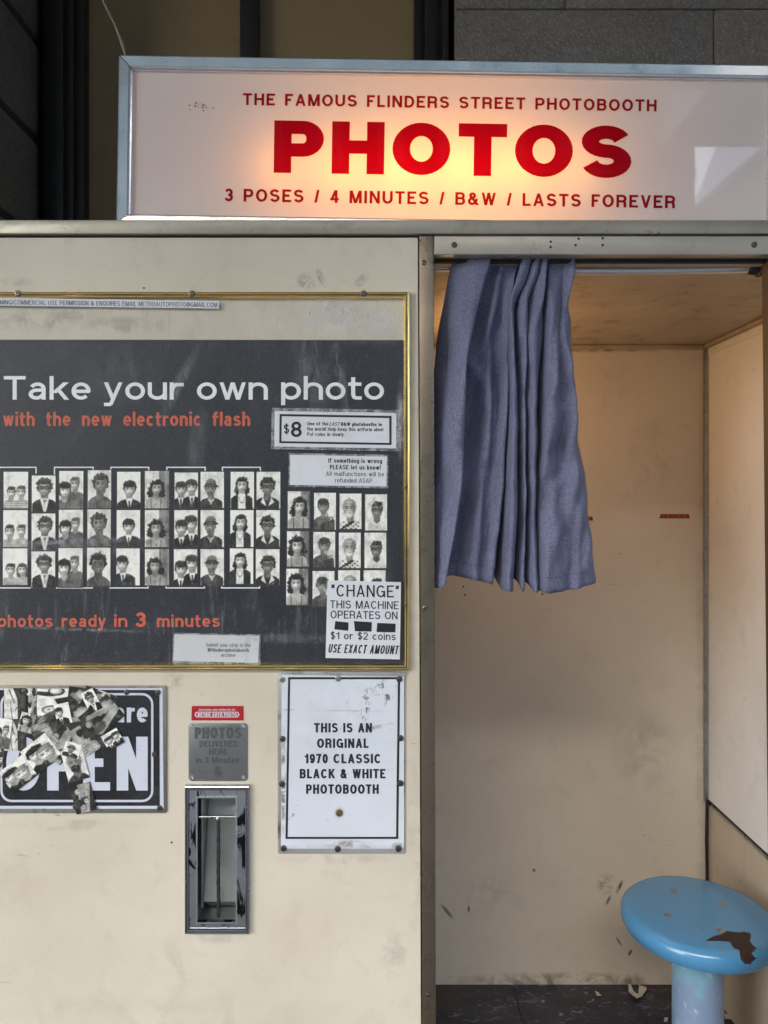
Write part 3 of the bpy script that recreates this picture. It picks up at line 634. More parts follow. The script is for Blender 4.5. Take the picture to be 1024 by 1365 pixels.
box('ceiling_board', X(560), XR + 0.03, 0.028, BD + 0.02, ZC, ZC + 0.012, M['inner_ceiling'], bo)
box('roof', X(-262), XR + 0.05, 0.051, BD + 0.04, ZC + 0.0125, Z(300), M['rail'], bo)
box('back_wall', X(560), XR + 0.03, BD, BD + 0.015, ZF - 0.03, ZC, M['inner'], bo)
box('inner_partition', X(556), X(566), 0.036, BD, 0.13, ZC, M['inner'], bo)
ZM = CZ - (1067 - CY) / F * (D + BD)
box('side_board', XR, XR + 0.02, 0.02, BD, ZM + 0.006, ZC, M['side_upper'], bo)
box('lower_side_board', XR + 0.002, XR + 0.02, 0.02, BD, ZF - 0.03, ZM - 0.006, M['side_lower'], bo)
box('divider_strip', XR - 0.003, XR + 0.012, 0.02, BD - 0.001, ZM - 0.006, ZM + 0.001, M['steel'], bo, 0.0008)
box('divider_gap', XR + 0.001, XR + 0.012, 0.02, BD - 0.001, ZM + 0.001, ZM + 0.006, M['black'], bo)
# corner trim and the black cable that drops below it
box('corner_trim', XR - 0.011, XR - 0.0005, BD - 0.009, BD - 0.0005, ZM, ZC - 0.012, M['steel'], bo, 0.001)
tube('corner_cable', [(XR - 0.004, BD - 0.008, ZM + 0.004), (XR - 0.006, BD - 0.008, ZM - 0.1), (XR - 0.003, BD - 0.008, ZM - 0.25), (XR - 0.005, BD - 0.008, ZF)], 0.004, M['black'], bo, 8)
box('ceiling_trim', X(566), XR - 0.002, BD - 0.010, BD - 0.0005, ZC - 0.012, ZC - 0.0005, M['inner_ceiling'], bo, 0.002)
box('ceiling_trim', XR - 0.014, XR - 0.0005, 0.03, BD - 0.011, ZC - 0.010, ZC - 0.0005, M['inner_ceiling'], bo, 0.002)
box('side_board_lip', XR - 0.004, XR - 0.0005, 0.03, BD - 0.011, ZC - 0.030, ZC - 0.011, M['side_upper'], bo, 0.001)
hole(944, 1036, BD - 0.0095, bo, 1.6, BD)
# floor tiles, laid on a dark bed
box('floor_bed', X(560), XR + 0.02, -0.0, BD + 0.01, 0.121, ZF - 0.003, M['black'], bo)
tx0 = X(683, BD) - 0.61
for i in range(4):
    for j in range(3):
        x0 = tx0 + i * 0.305; y1 = BD - j * 0.305; xa, xb = max(x0 + .0008, X(566)), min(x0 + .3042, XR + 0.001); yy = max(y1 - .3042, 0.036)
        if xb - xa > 0.02 and y1 - yy > 0.02: box('floor_tile', xa, xb, yy, y1 - .0008, ZF - 0.003, ZF + rnd.uniform(-.0003, .0003), M['vinyl'], bo, 0.0006)
for p in ((565, 351), (566.5, 810), (571, 1324)): screw(*p, -0.004, bo, r=3.6)
for p in ((605, 328), (1003, 328)): screw(*p, -0.0065, bo, r=4.2)
for p in ((733, 324), (733, 331), (766, 328.5), (802, 319.5), (802, 328.5), (770, 320)): hole(*p, -0.0066, bo, 1.7)
for p in ((618, 782), (620, 793), (723, 792)): hole(*p, BD - 0.0004, bo, 1.3 * (D + BD) / D, BD)
hole(192, 384, -0.0004, bo, 1.3); hole(229, 1123, -0.0004, bo, 1.3)
# curtain rod with its end cup
rp = [(X(x, 0.055), 0.055, Z(y, 0.055)) for x, y in ((575, 356), (640, 358), (760, 361), (860, 361), (940, 359.6), (1003, 358))]
rod = tube('curtain_rod', rp, 0.0072, M['rod'], bo, 12)
cup = link('rod_cup', lathe_me([(0.008, -0.012), (0.011, -0.006), (0.0115, 0.004), (0.015, 0.006), (0.015, 0.010)], 16), M['black'], rod)
cup.matrix_parent_inverse = wm(rod).inverted(); cup.location = (X(1006, .055), 0.055, Z(358, .055)); cup.rotation_euler = (0, R(90), 0)
cup2 = bpy.data.objects.new('rod_cup', cup.data); COL.objects.link(cup2); cup2.parent = rod; cup2.matrix_parent_inverse = wm(rod).inverted()
cup2.location = (X(570, .055), 0.055, Z(354, .055)); cup2.rotation_euler = (0, R(-90), 0)
# warm lamp of the photo machine, on the inner partition (frosted window)
fw = box('flash_window', X(566) + 0.0008, X(566) + 0.006, 0.22, 0.56, ZC - 0.30, ZC - 0.04, M['sign_inside'], bo, 0.001)
ll = bpy.data.lights.new('booth_lamp', 'AREA'); ll.shape = 'RECTANGLE'; ll.size = 0.2; ll.size_y = 0.3; ll.energy = 0.42; ll.color = (1.0, 0.55, 0.22)
lo = bpy.data.objects.new('booth_lamp', ll); COL.objects.link(lo); lo.parent = bo; lo.matrix_parent_inverse = wm(bo).inverted()
lo.location = (X(566) + 0.02, 0.40, ZC - 0.17); lo.rotation_euler = (0, R(-90), 0)

# ---------------------------------------------------------------- lit sign on the roof
TH = R(0.9)
sg = thing('lightbox_sign', 'long backlit white sign with red PHOTOS lettering in a metal frame on the booth roof', 'lit sign', (X(153, .0), 0.012, Z(297, .0)), (0, TH, 0))
SD = 0.012
def SL(px, py):
    ox, oz = X(153), Z(297); dx, dz = X(px, SD) - ox, Z(py, SD) - oz
    return (dx * math.cos(TH) - dz * math.sin(TH), dx * math.sin(TH) + dz * math.cos(TH))
SW = SL(1041, 150)[0]; SH = SL(155, 76)[1]
pw = 18 * M2; pb = 14.5 * M2
def frame_side(name, o0, o1, i1, i0, nrm):
    """mitred rail: outer edge o0-o1, inner edge i1-i0; a raised flat then a slope to the inner lip"""
    bm = bmesh.new()
    def mixp(a, b, t): return (a[0] + (b[0] - a[0]) * t, a[1] + (b[1] - a[1]) * t)
    prof = [(0.0, 0.13), (0.0, -0.004), (0.05, -0.0075), (0.14, -0.0088), (0.78, -0.0075), (0.86, -0.006), (0.89, -0.003), (1.0, -0.002), (1.0, 0.01)]
    A = [bm.verts.new((*[mixp(o0, i0, t)[0]], y, mixp(o0, i0, t)[1])) for t, y in prof]
    B = [bm.verts.new((mixp(o1, i1, t)[0], y, mixp(o1, i1, t)[1])) for t, y in prof]
    for k in range(len(prof) - 1): bm.faces.new((A[k], B[k], B[k + 1], A[k + 1]))
    bm.faces.new(A); bm.faces.new(B[::-1])
    bmesh.ops.recalc_face_normals(bm, faces=bm.faces[:])
    return link(name, bm2me(bm, name, 25), M['alu'], sg, True)
e = 0.0009
frame_side('frame_rail', (e, SH), (SW - e, SH), (SW - pw - e, SH - pw), (pw + e, SH - pw), 0)
frame_side('frame_rail', (SW - e, 0), (e, 0), (pw + e, pb), (SW - pw - e, pb), 0)
frame_side('frame_rail', (0, e), (0, SH - e), (pw, SH - pw - e), (pw, pb + e), 0)
frame_side('frame_rail', (SW, SH - e), (SW, e), (SW - pw, pb + e), (SW - pw, SH - pw - e), 0)
# the face panel (thin sheet), housing and lamp
flat('sign_face', [(pw * .9, pb * .9), (SW - pw * .9, pb * .9), (SW - pw * .9, SH - pw * .9), (pw * .9, SH - pw * .9)], 0.003, M['sign_face'], sg, True)
box('housing_back', 0.002, SW - 0.002, 0.131, 0.135, 0.002, SH - 0.002, M['sign_inside'], sg, 0, True)
tube('lamp_tube', [(SL(330, 210)[0], 0.10, SL(330, 215)[1]), (SL(760, 210)[0], 0.10, SL(760, 215)[1])], 0.013, M['sign_inside'], sg, 12, True)
for xx, en in ((375, .75), (455, 1.25), (535, 1.6), (615, 1.6), (690, 1.3), (765, .7)):
    sl_ = bpy.data.lights.new('sign_lamp', 'POINT'); sl_.energy = en * 0.115; sl_.color = (1.0, 0.36, 0.055); sl_.shadow_soft_size = 0.02
    q = bpy.data.objects.new('sign_lamp', sl_); COL.objects.link(q); q.parent = sg; u, v = SL(xx, 222); q.location = (u, 0.068, v)
def stext(name, s, x0, x1, ybase0, cap, mat, **kw):
    u0, v0 = SL(x0, ybase0); u1, _ = SL(x1, ybase0)
    groups, cur = [], []
    for i, c in enumerate(s + ' '):
        if c == ' ':
            if cur: groups.append(cur)
            cur = []
        else:
            cur.append(i)
            if name == 'letter': groups.append(cur); cur = []
    for g in groups:
        me = text_me(s, u1 - u0, cap * M2 * (D + SD) / D, sel=set(g), **kw); me.transform(Matrix.Translation((u0, 0.0022, v0))); link(name, me, mat, sg, True)
stext('lettering', 'THE FAMOUS FLINDERS STREET PHOTOBOOTH', 323.5, 876, 139, 15.8, M['sign_dark_red'], w=.215, hr=.86, wd=1.08, space=.40, trk=.20)
stext('letter', 'PHOTOS', 364.5, 842, 229.5, 70, M['sign_red'], w=.335, hr=.76, wd=1.27, trk=.17)
stext('lettering', '3 POSES / 4 MINUTES / B&W / LASTS FOREVER', 299, 901, 267.5, 17, M['sign_dark_red'], w=.215, hr=.86, wd=1.05, space=.40, trk=.20)
# dirt patch and scratches on the face
V, Fc = [], []
for i in range(26):
    cx = rnd.gauss(0, 1) * 8; cy = rnd.gauss(0, 1) * 3 - cx * 0.15; r_ = rnd.uniform(.5, 1.9); b0 = len(V); n = 6; u, v = SL(268 + cx, 140 - cy)
    for k in range(n): V.append((u + r_ * M2 * math.cos(k * 1.047) * rnd.uniform(.5, 1.4), 0.0024 - i * 1e-5, v + r_ * .7 * M2 * math.sin(k * 1.047)))
    Fc.append(list(range(b0, b0 + n)))
me = bpy.data.meshes.new('dirt_patch'); me.from_pydata(V, [], Fc); M['dirt'] = plain('brown_dirt', (0.34, 0.30, 0.22), .8, .5, 300); stuff(link('dirt_patch', me, M['dirt'], sg, True))
tag(tube('twine', [(X(x, .35), .35, Z(y, .35)) for x, y in ((128, -26), (137, 0), (147, 20), (154, 35), (163, 58), (168, 76), (170, 92))], [.0026, .002, .0034, .0022, .0035, .0024, .003], M['twine'], None, 7),
    'frayed pale twine hanging down to the left end of the lit sign', 'twine')

# ---------------------------------------------------------------- poster case
pc = thing('poster_case', 'brass framed poster case with black Take your own photo poster under clear sheet', 'poster case', (X(200), 0, Z(892)))
def rail4(parent, x0, x1, y0, y1, wv_, wh_, mat, yf, yb, name='frame_rail'):
    """mitred picture frame rails with a rounded front, photo pixels"""
    o = [(X(x0), Z(y1)), (X(x1), Z(y1)), (X(x1), Z(y0)), (X(x0), Z(y0))]
    a, b2 = wv_ * M2, wh_ * M2
    i = [(o[0][0] + a, o[0][1] + b2), (o[1][0] - a, o[1][1] + b2), (o[2][0] - a, o[2][1] - b2), (o[3][0] + a, o[3][1] - b2)]
    for k in range(4):
        j = (k + 1) % 4; bm = bmesh.new()
        prof = [(0, yb), (0, yf * .55), (.12, yf * .9), (.3, yf), (.45, yf * .96), (.52, yf * .7), (.6, yf * .95), (.85, yf * .9), (1, yf * .6), (1, yb)]
        A = [bm.verts.new((o[k][0] + (i[k][0] - o[k][0]) * t, y, o[k][1] + (i[k][1] - o[k][1]) * t)) for t, y in prof]
        B = [bm.verts.new((o[j][0] + (i[j][0] - o[j][0]) * t, y, o[j][1] + (i[j][1] - o[j][1]) * t)) for t, y in prof]
        for q in range(len(prof) - 1): bm.faces.new((A[q], B[q], B[q + 1], A[q + 1]))
        bm.faces.new(A); bm.faces.new(B[::-1]); bmesh.ops.recalc_face_normals(bm, faces=bm.faces[:])
        link(name, bm2me(bm, name, 25), mat, parent)
rail4(pc, -62, 546.5, 390.5, 892, 8.5, 8, M['brass'], -0.011, 0.0002)
for px in (28, 258, 485): screw(px, 393.5, -0.0105, pc, r=4.6)
for p in ((540.5, 650), (540.5, 805)): screw(*p, -0.0105, pc, r=2.2)
yP = -0.0018
poster = flat('poster_sheet', pxq((-54, 885), (538.5, 885), (538.5, 453.5), (-54, 453)), yP, M['poster_black'], pc)
text('poster_lettering', 'Take your own photo', 6, 512, 533, 31.5, yP - .0003, M['poster_white'], poster, slope=0, w=.172, hr=.84, wd=1.46, space=.24)
text('poster_lettering', 'with the new electronic flash', 5, 334, 568, 19, yP - .0003, M['orange_ink'], poster, slope=0, w=.185, hr=.86, wd=1.08, space=.62)
text('poster_lettering', 'photos', -2, 71, 835.5, 16.5, yP - .0003, M['orange_ink'], poster, w=.19, hr=.86)
text('poster_lettering', 'ready', 83, 142, 835.5, 16.5, yP - .0003, M['orange_ink'], poster, w=.19, hr=.86)
text('poster_lettering', 'in', 153, 170.5, 835.5, 16.5, yP - .0003, M['orange_ink'], poster, w=.19, hr=.86)
text('poster_lettering', '3', 181, 197, 835.5, 19.5, yP - .0003, M['orange_ink'], poster, w=.23, hr=.86, wd=1.2)
text('poster_lettering', 'minutes', 210, 293.5, 835.5, 16.5, yP - .0003, M['orange_ink'], poster, w=.19, hr=.86)
def line(pts, wpx, y, mat, parent, name='bracket_line'):
    bm = bmesh.new(); h = wpx / 2 * M2; P = [(X(a), Z(b)) for a, b in pts]
    for i in range(len(P) - 1):
        (x0, z0), (x1, z1) = P[i], P[i + 1]
        if abs(x1 - x0) > abs(z1 - z0): q = [(min(x0, x1) - h, z0 - h), (max(x0, x1) + h, z0 - h), (max(x0, x1) + h, z1 + h), (min(x0, x1) - h, z1 + h)]
        else: q = [(x0 - h, min(z0, z1) + h * 1.02), (x0 + h, min(z0, z1) + h * 1.02), (x0 + h, max(z0, z1) - h * 1.02), (x0 - h, max(z0, z1) - h * 1.02)]
        vs = [bm.verts.new((x, y, z)) for x, z in q]; bm.faces.new(vs)
    return link(name, bm2me(bm, name), mat, parent)
for k, (x0, x1) in enumerate(((-30, 49), (73.5, 125), (148.5, 199), (223, 274), (297, 347.5))):
    line([(x0, 636), (x0, 623), (x1, 623), (x1, 632)], 1.5, yP - .0004, M['poster_white'], poster)
    line([(x0 - 1, 776), (x0 - 1, 783.5), (x1 - 1, 783.5), (x1 - 1, 778)], 1.5, yP - .0004, M['poster_white'], poster)
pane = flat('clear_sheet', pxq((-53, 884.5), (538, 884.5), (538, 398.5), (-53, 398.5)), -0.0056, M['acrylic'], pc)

# ---------------------------------------------------------------- portraits printed as flat tone shapes
import numpy as np
NR = np.random.RandomState(5)
GX, GY = 42, 65
def smooth_noise(h, w, cells_y, cells_x):
    g_ = NR.rand(cells_y + 2, cells_x + 2); yy = np.linspace(0, cells_y, h); xx = np.linspace(0, cells_x, w)
    yi = yy.astype(int); xi = xx.astype(int); fy = (yy - yi)[:, None]; fx = (xx - xi)[None, :]; fy = fy * fy * (3 - 2 * fy); fx = fx * fx * (3 - 2 * fx)
    return (g_[yi][:, xi] * (1 - fy) * (1 - fx) + g_[yi + 1][:, xi] * fy * (1 - fx) + g_[yi][:, xi + 1] * (1 - fy) * fx + g_[yi + 1][:, xi + 1] * fy * fx) - .5
class Ink:
    """a small black and white picture painted from soft tones on a grid"""
    def __init__(s, w=1.0, h=1.55):
        s.w, s.h = w, h; s.nx, s.ny = GX * 2, GY * 2
        s.X, s.Y = np.meshgrid((np.arange(s.nx) + .5) / s.nx * w, (np.arange(s.ny) + .5) / s.ny * h); s.I = np.full((s.ny, s.nx), .8)
        s.n1 = smooth_noise(s.ny, s.nx, 34, 26); s.n2 = smooth_noise(s.ny, s.nx, 7, 5); s.n3 = smooth_noise(s.ny, s.nx, 9, 34)
    def put(s, m, v): s.I = s.I * (1 - m) + v * m
    def poly(s, pts, c):
        ins = np.zeros(s.X.shape, bool)
        for i in range(len(pts)):
            (x0, y0), (x1, y1) = pts[i], pts[i - 1]
            if y0 == y1: continue
            cond = (y0 > s.Y) != (y1 > s.Y); xc = (x1 - x0) * (s.Y - y0) / (y1 - y0) + x0; ins ^= cond & (s.X < xc)
        v = c + s.n1 * .10 + s.n2 * .22 + (s.n3 * .10 if c < .5 else 0)
        s.put(ins.astype(float), v)
    def ell(s, cx, cy, rx, ry, c, n=14, rot=0, jit=0.0):
        ca, sa = math.cos(R(rot)), math.sin(R(rot)); dx, dy = s.X - cx, s.Y - cy; u, v = (dx * ca + dy * sa) / rx, (-dx * sa + dy * ca) / ry
        d2 = np.sqrt(u * u + v * v)
        if jit: a_ = np.arctan2(v, u); k = rnd.uniform(0, 6); d2 = d2 * (1 + jit * (np.sin(a_ * 7 + k) * .6 + np.sin(a_ * 12 + 2 * k) * .5)) + s.n1 * jit * 2.2
        m = np.clip((1 - d2) * min(rx, ry) / .022 + .5, 0, 1)
        if c > .5: val = c * (1.07 - .34 * np.clip(d2, 0, 1) ** 2.2 - .10 * u) + s.n1 * .05
        else: val = c + s.n3 * .20 * (rx > .06) + s.n1 * .12 * (rx > .06) + .10 * np.clip(v - .1 - .3 * u, 0, 1) * (rx > .1)
        s.put(m, val)
    def mesh(s, M4, y0, dy=0):
        I = s.I
        for _ in range(1):
            P_ = np.pad(I, 1, mode='edge'); I = (P_[:-2, 1:-1] + P_[2:, 1:-1] + P_[1:-1, :-2] + P_[1:-1, 2:] + 2 * I) / 6
        I = I.reshape(GY, 2, GX, 2).mean((1, 3)); I = I + (NR.rand(GY, GX) - .5) * .07
        I = np.clip((I - .5) * 1.16 + .52, .03, .97); xs, zs = np.meshgrid(np.linspace(0, s.w, GX), np.linspace(0, s.h, GY))
        me = bpy.data.meshes.new('photo_print')
        V = [tuple(M4 @ Vector((x, 0, z)) + Vector((0, y0, 0))) for x, z in zip(xs.ravel(), zs.ravel())]
        idx = np.arange(GX * GY).reshape(GY, GX); Fq = np.stack([idx[:-1, :-1], idx[:-1, 1:], idx[1:, 1:], idx[1:, :-1]], -1).reshape(-1, 4)
        me.from_pydata(V, [], Fq.tolist()); at_ = me.color_attributes.new('ink', 'FLOAT_COLOR', 'POINT')
        g_ = np.where(I <= .04045, I / 12.92, ((I + .055) / 1.055) ** 2.4).ravel(); C4 = np.stack([g_ * .995, g_, g_ * .955, np.ones_like(g_)], -1).astype(np.float32)
        at_.data.foreach_set('color', C4.ravel()); me.update(); return me
def person(I, cx, cy, r, hair='short', hc=.16, skin=.80, cloth=.2, collar=None, glasses=False, beard=None, hat=False, tilt=0, smile=True, shoulders=.46, neckw=.58, top=None):
    r *= 1.14 * (1 + rnd.uniform(-.05, .05)); cy += .01 + rnd.uniform(-.03, .03); cx += rnd.uniform(-.03, .03); tilt += rnd.uniform(-9, 9); H = I.h; ex = math.sin(R(tilt)) * r
    # hair behind
    if hair == 'curly': I.ell(cx + ex, cy + r * .15, r * 1.5, r * 1.7, hc, 20, 0, .10); I.ell(cx - r * .6, cy - r * .9, r * 1.1, r * 1.1, hc, 14, 0, .12); I.ell(cx + r * .7, cy - r * .9, r * 1.1, r * 1.1, hc, 14, 0, .12)
    elif hair == 'bob': I.ell(cx, cy + r * .2, r * 1.22, r * 1.5, hc, 16, 0, .04)
    elif hair == 'long': I.ell(cx + ex, cy + r * .05, r * 1.26, r * 1.65, hc, 16, 0, .05); I.ell(cx - r * .7, cy - r * .9, r * .75, r * .9, hc, 12, 0, .1); I.ell(cx + r * .8, cy - r * .9, r * .7, r * .9, hc, 12, 0, .1)
    elif hair == 'fluffy': I.ell(cx + ex, cy + r * .45, r * 1.30, r * 1.35, hc, 22, 0, .09)
    elif hair in ('short', 'mop'): I.ell(cx + ex, cy + r * .35, r * (1.06 if hair == 'short' else 1.18), r * 1.25, hc, 16, 0, .05)
    elif hair == 'grey': I.ell(cx + ex, cy + r * .4, r * 1.15, r * 1.2, hc, 16, 0, .05)
    # body
    sh = cy - r * 1.95
    I.poly([(cx - shoulders, -.05), (cx + shoulders, -.05), (cx + shoulders * .98, sh - r * .5), (cx + shoulders * .7, sh - r * .02), (cx + r * .5, sh + r * .35), (cx - r * .5, sh + r * .35), (cx - shoulders * .7, sh - r * .02), (cx - shoulders * .98, sh - r * .5)], cloth)
    for q in range(5):
        xx = cx + rnd.uniform(-.8, .8) * shoulders; I.poly([(xx, -.02), (xx + .03, -.02), (xx + rnd.uniform(-.05, .07), sh - r * .5)], cloth + rnd.choice((-.06, .07)))
    I.poly([(cx - r * neckw, sh + r * .1), (cx, sh - r * .35), (cx + r * neckw, sh + r * .1), (cx + r * neckw, cy - r * .8), (cx - r * neckw, cy - r * .8)], skin * .72)
    if collar == 'open': I.poly([(cx - r * .7, sh + r * .4), (cx - r * .15, sh - r * 1.3), (cx - r * 1.1, sh - r * .6)], .85); I.poly([(cx + r * .7, sh + r * .4), (cx + r * 1.2, sh - r * .6), (cx + r * .2, sh - r * 1.3)], .82)
    if collar == 'vee': I.poly([(cx - r * .75, sh + r * .35), (cx + r * .75, sh + r * .35), (cx + r * .1, -.1), (cx - r * .1, -.1)], .82); I.poly([(cx - r * .3, sh + r * .1), (cx, sh - r * .5), (cx + r * .3, sh + r * .1)], skin * .6); I.poly([(cx - .01, sh - r * .5), (cx + .02, sh - r * .5), (cx + .03, .1)], .5)
    if collar == 'tie': I.poly([(cx - r * .6, sh + r * .35), (cx + r * .6, sh + r * .35), (cx, sh - r * 1.7)], .88); I.poly([(cx - r * .15, sh), (cx + r * .15, sh), (cx + r * .2, sh - r * 1.4), (cx - r * .1, sh - r * 1.5)], .18)
    if collar == 'polo': I.poly([(cx - r * .8, sh + r * .3), (cx - r * .05, sh - r * .7), (cx - r * .9, sh - r * .25)], .86); I.poly([(cx + r * .8, sh + r * .3), (cx + r * .9, sh - r * .25), (cx + r * .05, sh - r * .7)], .84); I.poly([(cx - .005, sh - r * .7), (cx + .02, sh - r * .7), (cx + .01, 0)], .45)
    if collar == 'necklace':
        I.poly([(cx - r * .7, sh + r * .3), (cx + r * .7, sh + r * .3), (cx + r * .75, -.1), (cx - r * .75, -.1)], .86); I.poly([(cx - r * .5, sh + r * .4), (cx + r * .5, sh + r * .4), (cx, sh - r * .5)], .8)
        for k in range(9): a = R(190 + 160 * k / 8); I.ell(cx + r * .5 * math.cos(a), sh - r * .1 + r * 1.25 * math.sin(a), .016, .018, .15, 6)
    if collar == 'scarf': I.poly([(cx - r * .8, sh + r * .2), (cx, sh - r), (cx + r * .8, sh + r * .2), (cx, sh - r * .2)], .72); I.ell(cx, sh - r * .8, r * .18, r * .3, .75, 7)
    if top == 'stripe':
        for k in range(4): I.poly([(cx - shoulders * .9, .03 + k * .085), (cx + shoulders * .9, .03 + k * .085), (cx + shoulders * .9, .055 + k * .085), (cx - shoulders * .9, .055 + k * .085)], .45)
    if top == 'straps': I.poly([(cx - r * 1.0, -.1), (cx - r * .8, -.1), (cx - r * .9, sh - r * .1), (cx - r * 1.1, sh - r * .1)], .38); I.poly([(cx + r * .8, -.1), (cx + r, -.1), (cx + r * 1.1, sh - r * .1), (cx + r * .9, sh - r * .1)], .38); I.ell(cx, sh - r * 1.2, .025, .03, .3, 6)
    if top == 'plaid':
        for a_ in range(-3, 4):
            for b__ in range(4):
                if (a_ + b__) % 2 == 0: I.poly([(cx + a_ * .11, b__ * .09), (cx + a_ * .11 + .07, b__ * .09), (cx + a_ * .11 + .07, b__ * .09 + .06), (cx + a_ * .11, b__ * .09 + .06)], .25)
        I.poly([(cx - .5, -.02), (cx - .38, -.02), (cx + .22, sh - .02), (cx + .1, sh + .02)], .13)
    # face
    I.ell(cx + ex, cy, r * .95, r * 1.28, skin * .80, 16, -tilt); I.ell(cx + ex - r * .08, cy + r * .03, r * .80, r * 1.12, skin, 16, -tilt)
    if hair in ('mop', 'bob'): I.ell(cx + ex, cy + r * .95, r * 1.08, r * .62, hc, 12, 0, .05)
    elif hair in ('short', 'curly', 'long', 'fluffy'): I.ell(cx + ex + r * .1, cy + r * 1.12, r * .92, r * .42, hc, 12, 8, .08)
    elif hair == 'grey': I.ell(cx + ex, cy + r * 1.05, r * .8, r * .3, skin * .98, 10)
    if hat: I.poly([(cx - r * 1.55, cy + r * .42), (cx + r * 1.6, cy + r * .42), (cx + r * 1.0, cy + r * .95), (cx - r * 1.0, cy + r * .95)], .22); I.ell(cx, cy + r * 1.3, r * .95, r * .75, .42, 12); I.poly([(cx - r * .95, cy + r * .85), (cx + r * .95, cy + r * .85), (cx + r * .9, cy + r * 1.08), (cx - r * .9, cy + r * 1.08)], .2)
    ey = cy + r * .12
    for s_ in (-1, 1):
        I.ell(cx + ex + s_ * r * .40 - r * .05, ey + r * .06, r * .32, r * .24, skin * .88, 7); I.ell(cx + ex * 1.05 + s_ * r * .38 - r * .05, ey + r * .26, r * .26, r * .07, .25, 7); I.ell(cx + ex + s_ * r * .38 - r * .05, ey, r * .15, r * .09, .26, 8)
        if glasses:
            I.ell(cx + ex + s_ * r * .42 - r * .03, ey, r * .40, r * .30, .10, 10); I.ell(cx + ex + s_ * r * .42 - r * .03, ey - r * .01, r * .26, r * .19, .60, 10); I.ell(cx + ex + s_ * r * .42 - r * .03, ey, r * .11, r * .09, .2, 6)
    I.poly([(cx + ex - r * .02, ey), (cx + ex + r * .14, cy - r * .38), (cx + ex - r * .1, cy - r * .38)], skin * .84)
    if beard: I.ell(cx + ex, cy - r * .85, r * .72, r * .62, beard, 12, 0, .06)
    if smile: I.ell(cx + ex, cy - r * .68, r * .36, r * .13, .3, 9); I.ell(cx + ex, cy - r * .64, r * .27, r * .055, .92, 8)
    else: I.ell(cx + ex, cy - r * .68, r * .28, r * .06, .35, 8)
def backdrop(I, tone=.86, side=None):
    tone = min(.93, tone + .05) if tone > .6 else tone
    I.poly([(0, 0), (I.w, 0), (I.w, I.h), (0, I.h)], tone)
    for q in range(5): x = rnd.uniform(0, .9); I.poly([(x, I.h), (x + .05, I.h), (x + .03, rnd.uniform(.7, 1.3))], tone - rnd.uniform(.02, .06))
    if side: 
        I.poly([(side, 0), (1, 0), (1, I.h), (side, I.h)], .50)
        for q in range(5): x = side + (1 - side) * (q + .3) / 5; I.poly([(x, 0), (x + .025, 0), (x + .025, I.h), (x, I.h)], rnd.choice((.38, .62, .44)))
def j(a): return rnd.uniform(-a, a)
